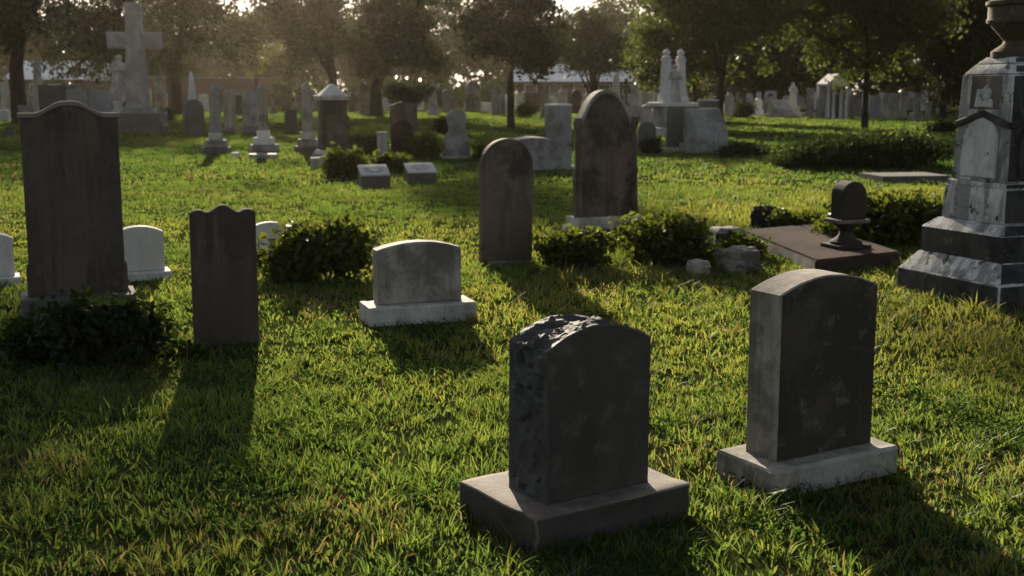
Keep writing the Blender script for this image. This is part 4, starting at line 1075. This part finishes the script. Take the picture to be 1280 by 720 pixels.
def build_grass():
    rng = np.random.default_rng(5)
    bands = [(2.4, 7, 4300, .0070, .032, .072, .085), (7, 12, 2000, .0095, .032, .072, .11), (12, 20, 1150, .0105, .03, .062, .18), (20, 40, 330, .02, .04, .08, .4), (40, 80, 60, .042, .05, .09, .9)]
    P, Wd, Ht, OUT, TT = [], [], [], [], []
    for y0, y1, den, w, h0, h1, cell in bands:
        area = .45 * (y1 * y1 - y0 * y0) + 2.4 * (y1 - y0); n = int(area * den)
        y = np.sqrt(rng.uniform(y0 * y0, y1 * y1, n)); x = rng.uniform(-1, 1, n) * (.45 * y + 1.2)
        # gather most blades into tufts
        cx, cy = np.floor(x / cell), np.floor(y / cell)
        jx = vn(cx + .5, cy + .5, 1.0, 77); jy = vn(cx + .5, cy + .5, 1.0, 78)
        h = lambda k: np.modf(np.abs(np.sin(cx * 127.1 + cy * 311.7 + k) * 43758.5453))[0]
        tx, ty = (cx + h(1.)) * cell, (cy + h(2.)) * cell
        tuft = rng.uniform(0, 1, n) < .62
        nx = np.where(tuft, tx + rng.normal(0, cell * .22, n), x); ny = np.where(tuft, ty + rng.normal(0, cell * .22, n), y)
        OUT.append(np.where(tuft, np.arctan2(ny - ty, nx - tx) + rng.normal(0, .5, n), rng.uniform(0, 2 * PI, n)))
        TT.append(np.where(tuft, h(3.), .35))
        weed = tuft & (h(5.) > .82)
        P.append(np.stack([nx, ny], 1)); Wd.append(np.full(n, w) * rng.uniform(.5, 1.3, n) * np.where(weed, 2.1, 1)); Ht.append(rng.uniform(h0, h1, n) * np.where(weed, .6, np.where(tuft, .65 + .85 * h(4.), .7)))
    P = np.concatenate(P); Wd = np.concatenate(Wd); Ht = np.concatenate(Ht); OUT = np.concatenate(OUT); TT = np.concatenate(TT)
    keep = np.ones(len(P), bool); rim = np.zeros(len(P))
    for (fx, fy, hw, hd, yw) in FOOT:
        dx, dy = P[:, 0] - fx, P[:, 1] - fy; c, s = math.cos(yw), math.sin(yw)
        u = dx * c + dy * s; v = -dx * s + dy * c
        keep &= ~((np.abs(u) < hw) & (np.abs(v) < hd))
        rim = np.maximum(rim, np.clip(1 - np.maximum(np.abs(u) - hw, np.abs(v) - hd) / .09, 0, 1))
    x, y = P[:, 0], P[:, 1]
    n1 = vn(x, y, .16, 1); n2 = vn(x, y, .5, 2); n3 = vn(x, y, 1.7, 3); n4 = vn(x, y, .06, 4); n5 = vn(x, y, 4.5, 8)
    keep &= rng.uniform(0, 1, len(P)) < (.25 + .9 * n1 * (.5 + n2))
    bare = (vn(x, y, .8, 31) > .8) & (n4 < .6); keep &= ~(bare & (rng.uniform(0, 1, len(P)) < .6))
    keep &= ~((rng.uniform(0, 1, len(P)) < .45 * rim))
    # long unmown grass
    zone = np.zeros(len(P))
    for (px, py, r, k) in ((845, 282, 1.6, 2.2), (900, 268, 1.6, 2.0), (1000, 285, 1.2, 2.2), (1110, 250, 2.2, 2.2), (148, 385, .35, 2.8), (725, 300, .5, 2.6), (205, 455, .3, 2.0), (400, 290, .5, 2.), (1190, 410, .9, 1.2), (760, 345, .8, 1.3), (940, 245, 2.0, 1.4)):
        c = gp(px, py); zone = np.maximum(zone, k * np.exp(-((x - c.x) ** 2 + (y - c.y) ** 2) / (r * r)))
    n6 = vn(x, y * 1.0, 1.1, 61); Ht *= (.42 + .45 * n1 + .35 * n2 + .45 * n6 * n6) * (1 + zone * rng.uniform(0, 1, len(P)) ** 1.6)
    P, Wd, Ht, x, y, OUT, TT = P[keep], Wd[keep], Ht[keep], x[keep], y[keep], OUT[keep], TT[keep]
    rim = rim[keep]; n1, n2, n3, n4, n5, zone = n1[keep], n2[keep], n3[keep], n4[keep], n5[keep], zone[keep]
    N = len(P)
    th = rng.uniform(0, 2 * PI, N)                                     # facing of the blade
    ld = OUT                                 # lean direction, coherent in tufts
    lean = Ht * np.clip(rng.normal(.75, .4, N), .05, 1.7)
    u = np.stack([np.cos(th), np.sin(th)], 1) * (Wd / 2)[:, None]
    L = np.stack([np.cos(ld), np.sin(ld)], 1) * lean[:, None]
    Z = lambda k: np.full(N, k)
    V = np.zeros((N, 5, 3), np.float32)
    V[:, 0, :2] = P - u; V[:, 1, :2] = P + u; V[:, 0, 2] = V[:, 1, 2] = -.004
    mid = P + L * .35; V[:, 2, :2] = mid + u * .8; V[:, 3, :2] = mid - u * .8; V[:, 2, 2] = V[:, 3, 2] = Ht * .58
    V[:, 4, :2] = P + L; V[:, 4, 2] = Ht * rng.uniform(.8, 1.0, N)
    tint = np.clip(-.12 + .30 * n3 + .36 * n5 + .3 * TT + .22 * rng.uniform(0, 1, N) - .16 * np.clip((y - 10) / 8, 0, 1) + .12 * np.minimum(zone, 1.5), 0, .84)  # tint drops with distance: the middle lawn's dimness put into the colour
    dry = (rng.uniform(0, 1, N) < .03 + .30 * (vn(x, y, .7, 51) > .74) + .05 * (n3 > .7) + .4 * rim); tint[dry] = rng.uniform(.85, 1, dry.sum())
    me = bpy.data.meshes.new('grass'); me.vertices.add(N * 5); me.vertices.foreach_set('co', V.ravel())
    i5 = np.arange(N, dtype=np.int32)[:, None] * 5
    loops = np.concatenate([i5 + np.array([[0, 1, 2, 3]], np.int32), i5 + np.array([[3, 2, 4]], np.int32)], 1).ravel()
    me.loops.add(len(loops)); me.loops.foreach_set('vertex_index', loops)
    ls = (np.arange(N, dtype=np.int32)[:, None] * 7 + np.array([[0, 4]], np.int32)).ravel()
    me.polygons.add(N * 2); me.polygons.foreach_set('loop_start', ls)
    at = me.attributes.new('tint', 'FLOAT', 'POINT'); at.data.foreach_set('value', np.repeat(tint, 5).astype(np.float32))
    me.materials.append(M['grass']); me.update(calc_edges=True)
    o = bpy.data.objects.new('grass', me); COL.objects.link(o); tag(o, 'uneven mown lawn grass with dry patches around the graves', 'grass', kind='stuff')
    print('grass blades', N)
build_grass()

def clover():
    rng = np.random.default_rng(23); C = []
    for q in range(190):
        y = math.sqrt(rng.uniform(8, 130)); x = rng.uniform(-1, 1) * (.45 * y + .3); r = rng.uniform(.06, .28); n = int(900 * r * r * 3.1) + 8
        a = rng.uniform(0, 2 * PI, n); d = r * np.sqrt(rng.uniform(0, 1, n))
        C.append(np.stack([x + d * np.cos(a), y + d * np.sin(a), rng.uniform(.02, .055, n)], 1))
    cen = np.concatenate(C); keep = np.ones(len(cen), bool)
    for (fx, fy, hw, hd, yw) in FOOT:
        dx, dy = cen[:, 0] - fx, cen[:, 1] - fy; c, s = math.cos(yw), math.sin(yw)
        keep &= ~((np.abs(dx * c + dy * s) < hw) & (np.abs(-dx * s + dy * c) < hd))
    cen = cen[keep]; n = len(cen)
    nor = rng.normal(size=(n, 3)) * .35 + np.array([0, 0, 1]); nor /= np.linalg.norm(nor, axis=1)[:, None]
    me = leaf_mesh('clover', cen, nor, rng.uniform(.016, .034, n), rng.uniform(0, 1, n), M['clover'], rng, .95)
    o = bpy.data.objects.new('clover', me); COL.objects.link(o); tag(o, 'low clover and broad leaved weeds growing through the lawn', 'weeds', kind='stuff')
clover()

def fallen_leaves():
    rng = np.random.default_rng(17); n = 420
    y = np.sqrt(rng.uniform(9, 260, n)); x = rng.uniform(-1, 1, n) * (.45 * y + .5)
    cl = vn(x, y, 1.3, 91) > .45; x, y = x[cl], y[cl]; n = len(x)
    cen = np.stack([x, y, rng.uniform(.025, .06, n)], 1)
    nor = rng.normal(size=(n, 3)) * .5 + np.array([0, 0, 1]); nor /= np.linalg.norm(nor, axis=1)[:, None]
    me = leaf_mesh('fallen_leaves', cen, nor, rng.uniform(.025, .05, n), rng.uniform(0, 1, n), M['dead_leaf'], rng, 1.3)
    o = bpy.data.objects.new('fallen_leaves', me); COL.objects.link(o); tag(o, 'scattered small brown fallen leaves lying in the lawn', 'fallen leaves', kind='stuff')
fallen_leaves()
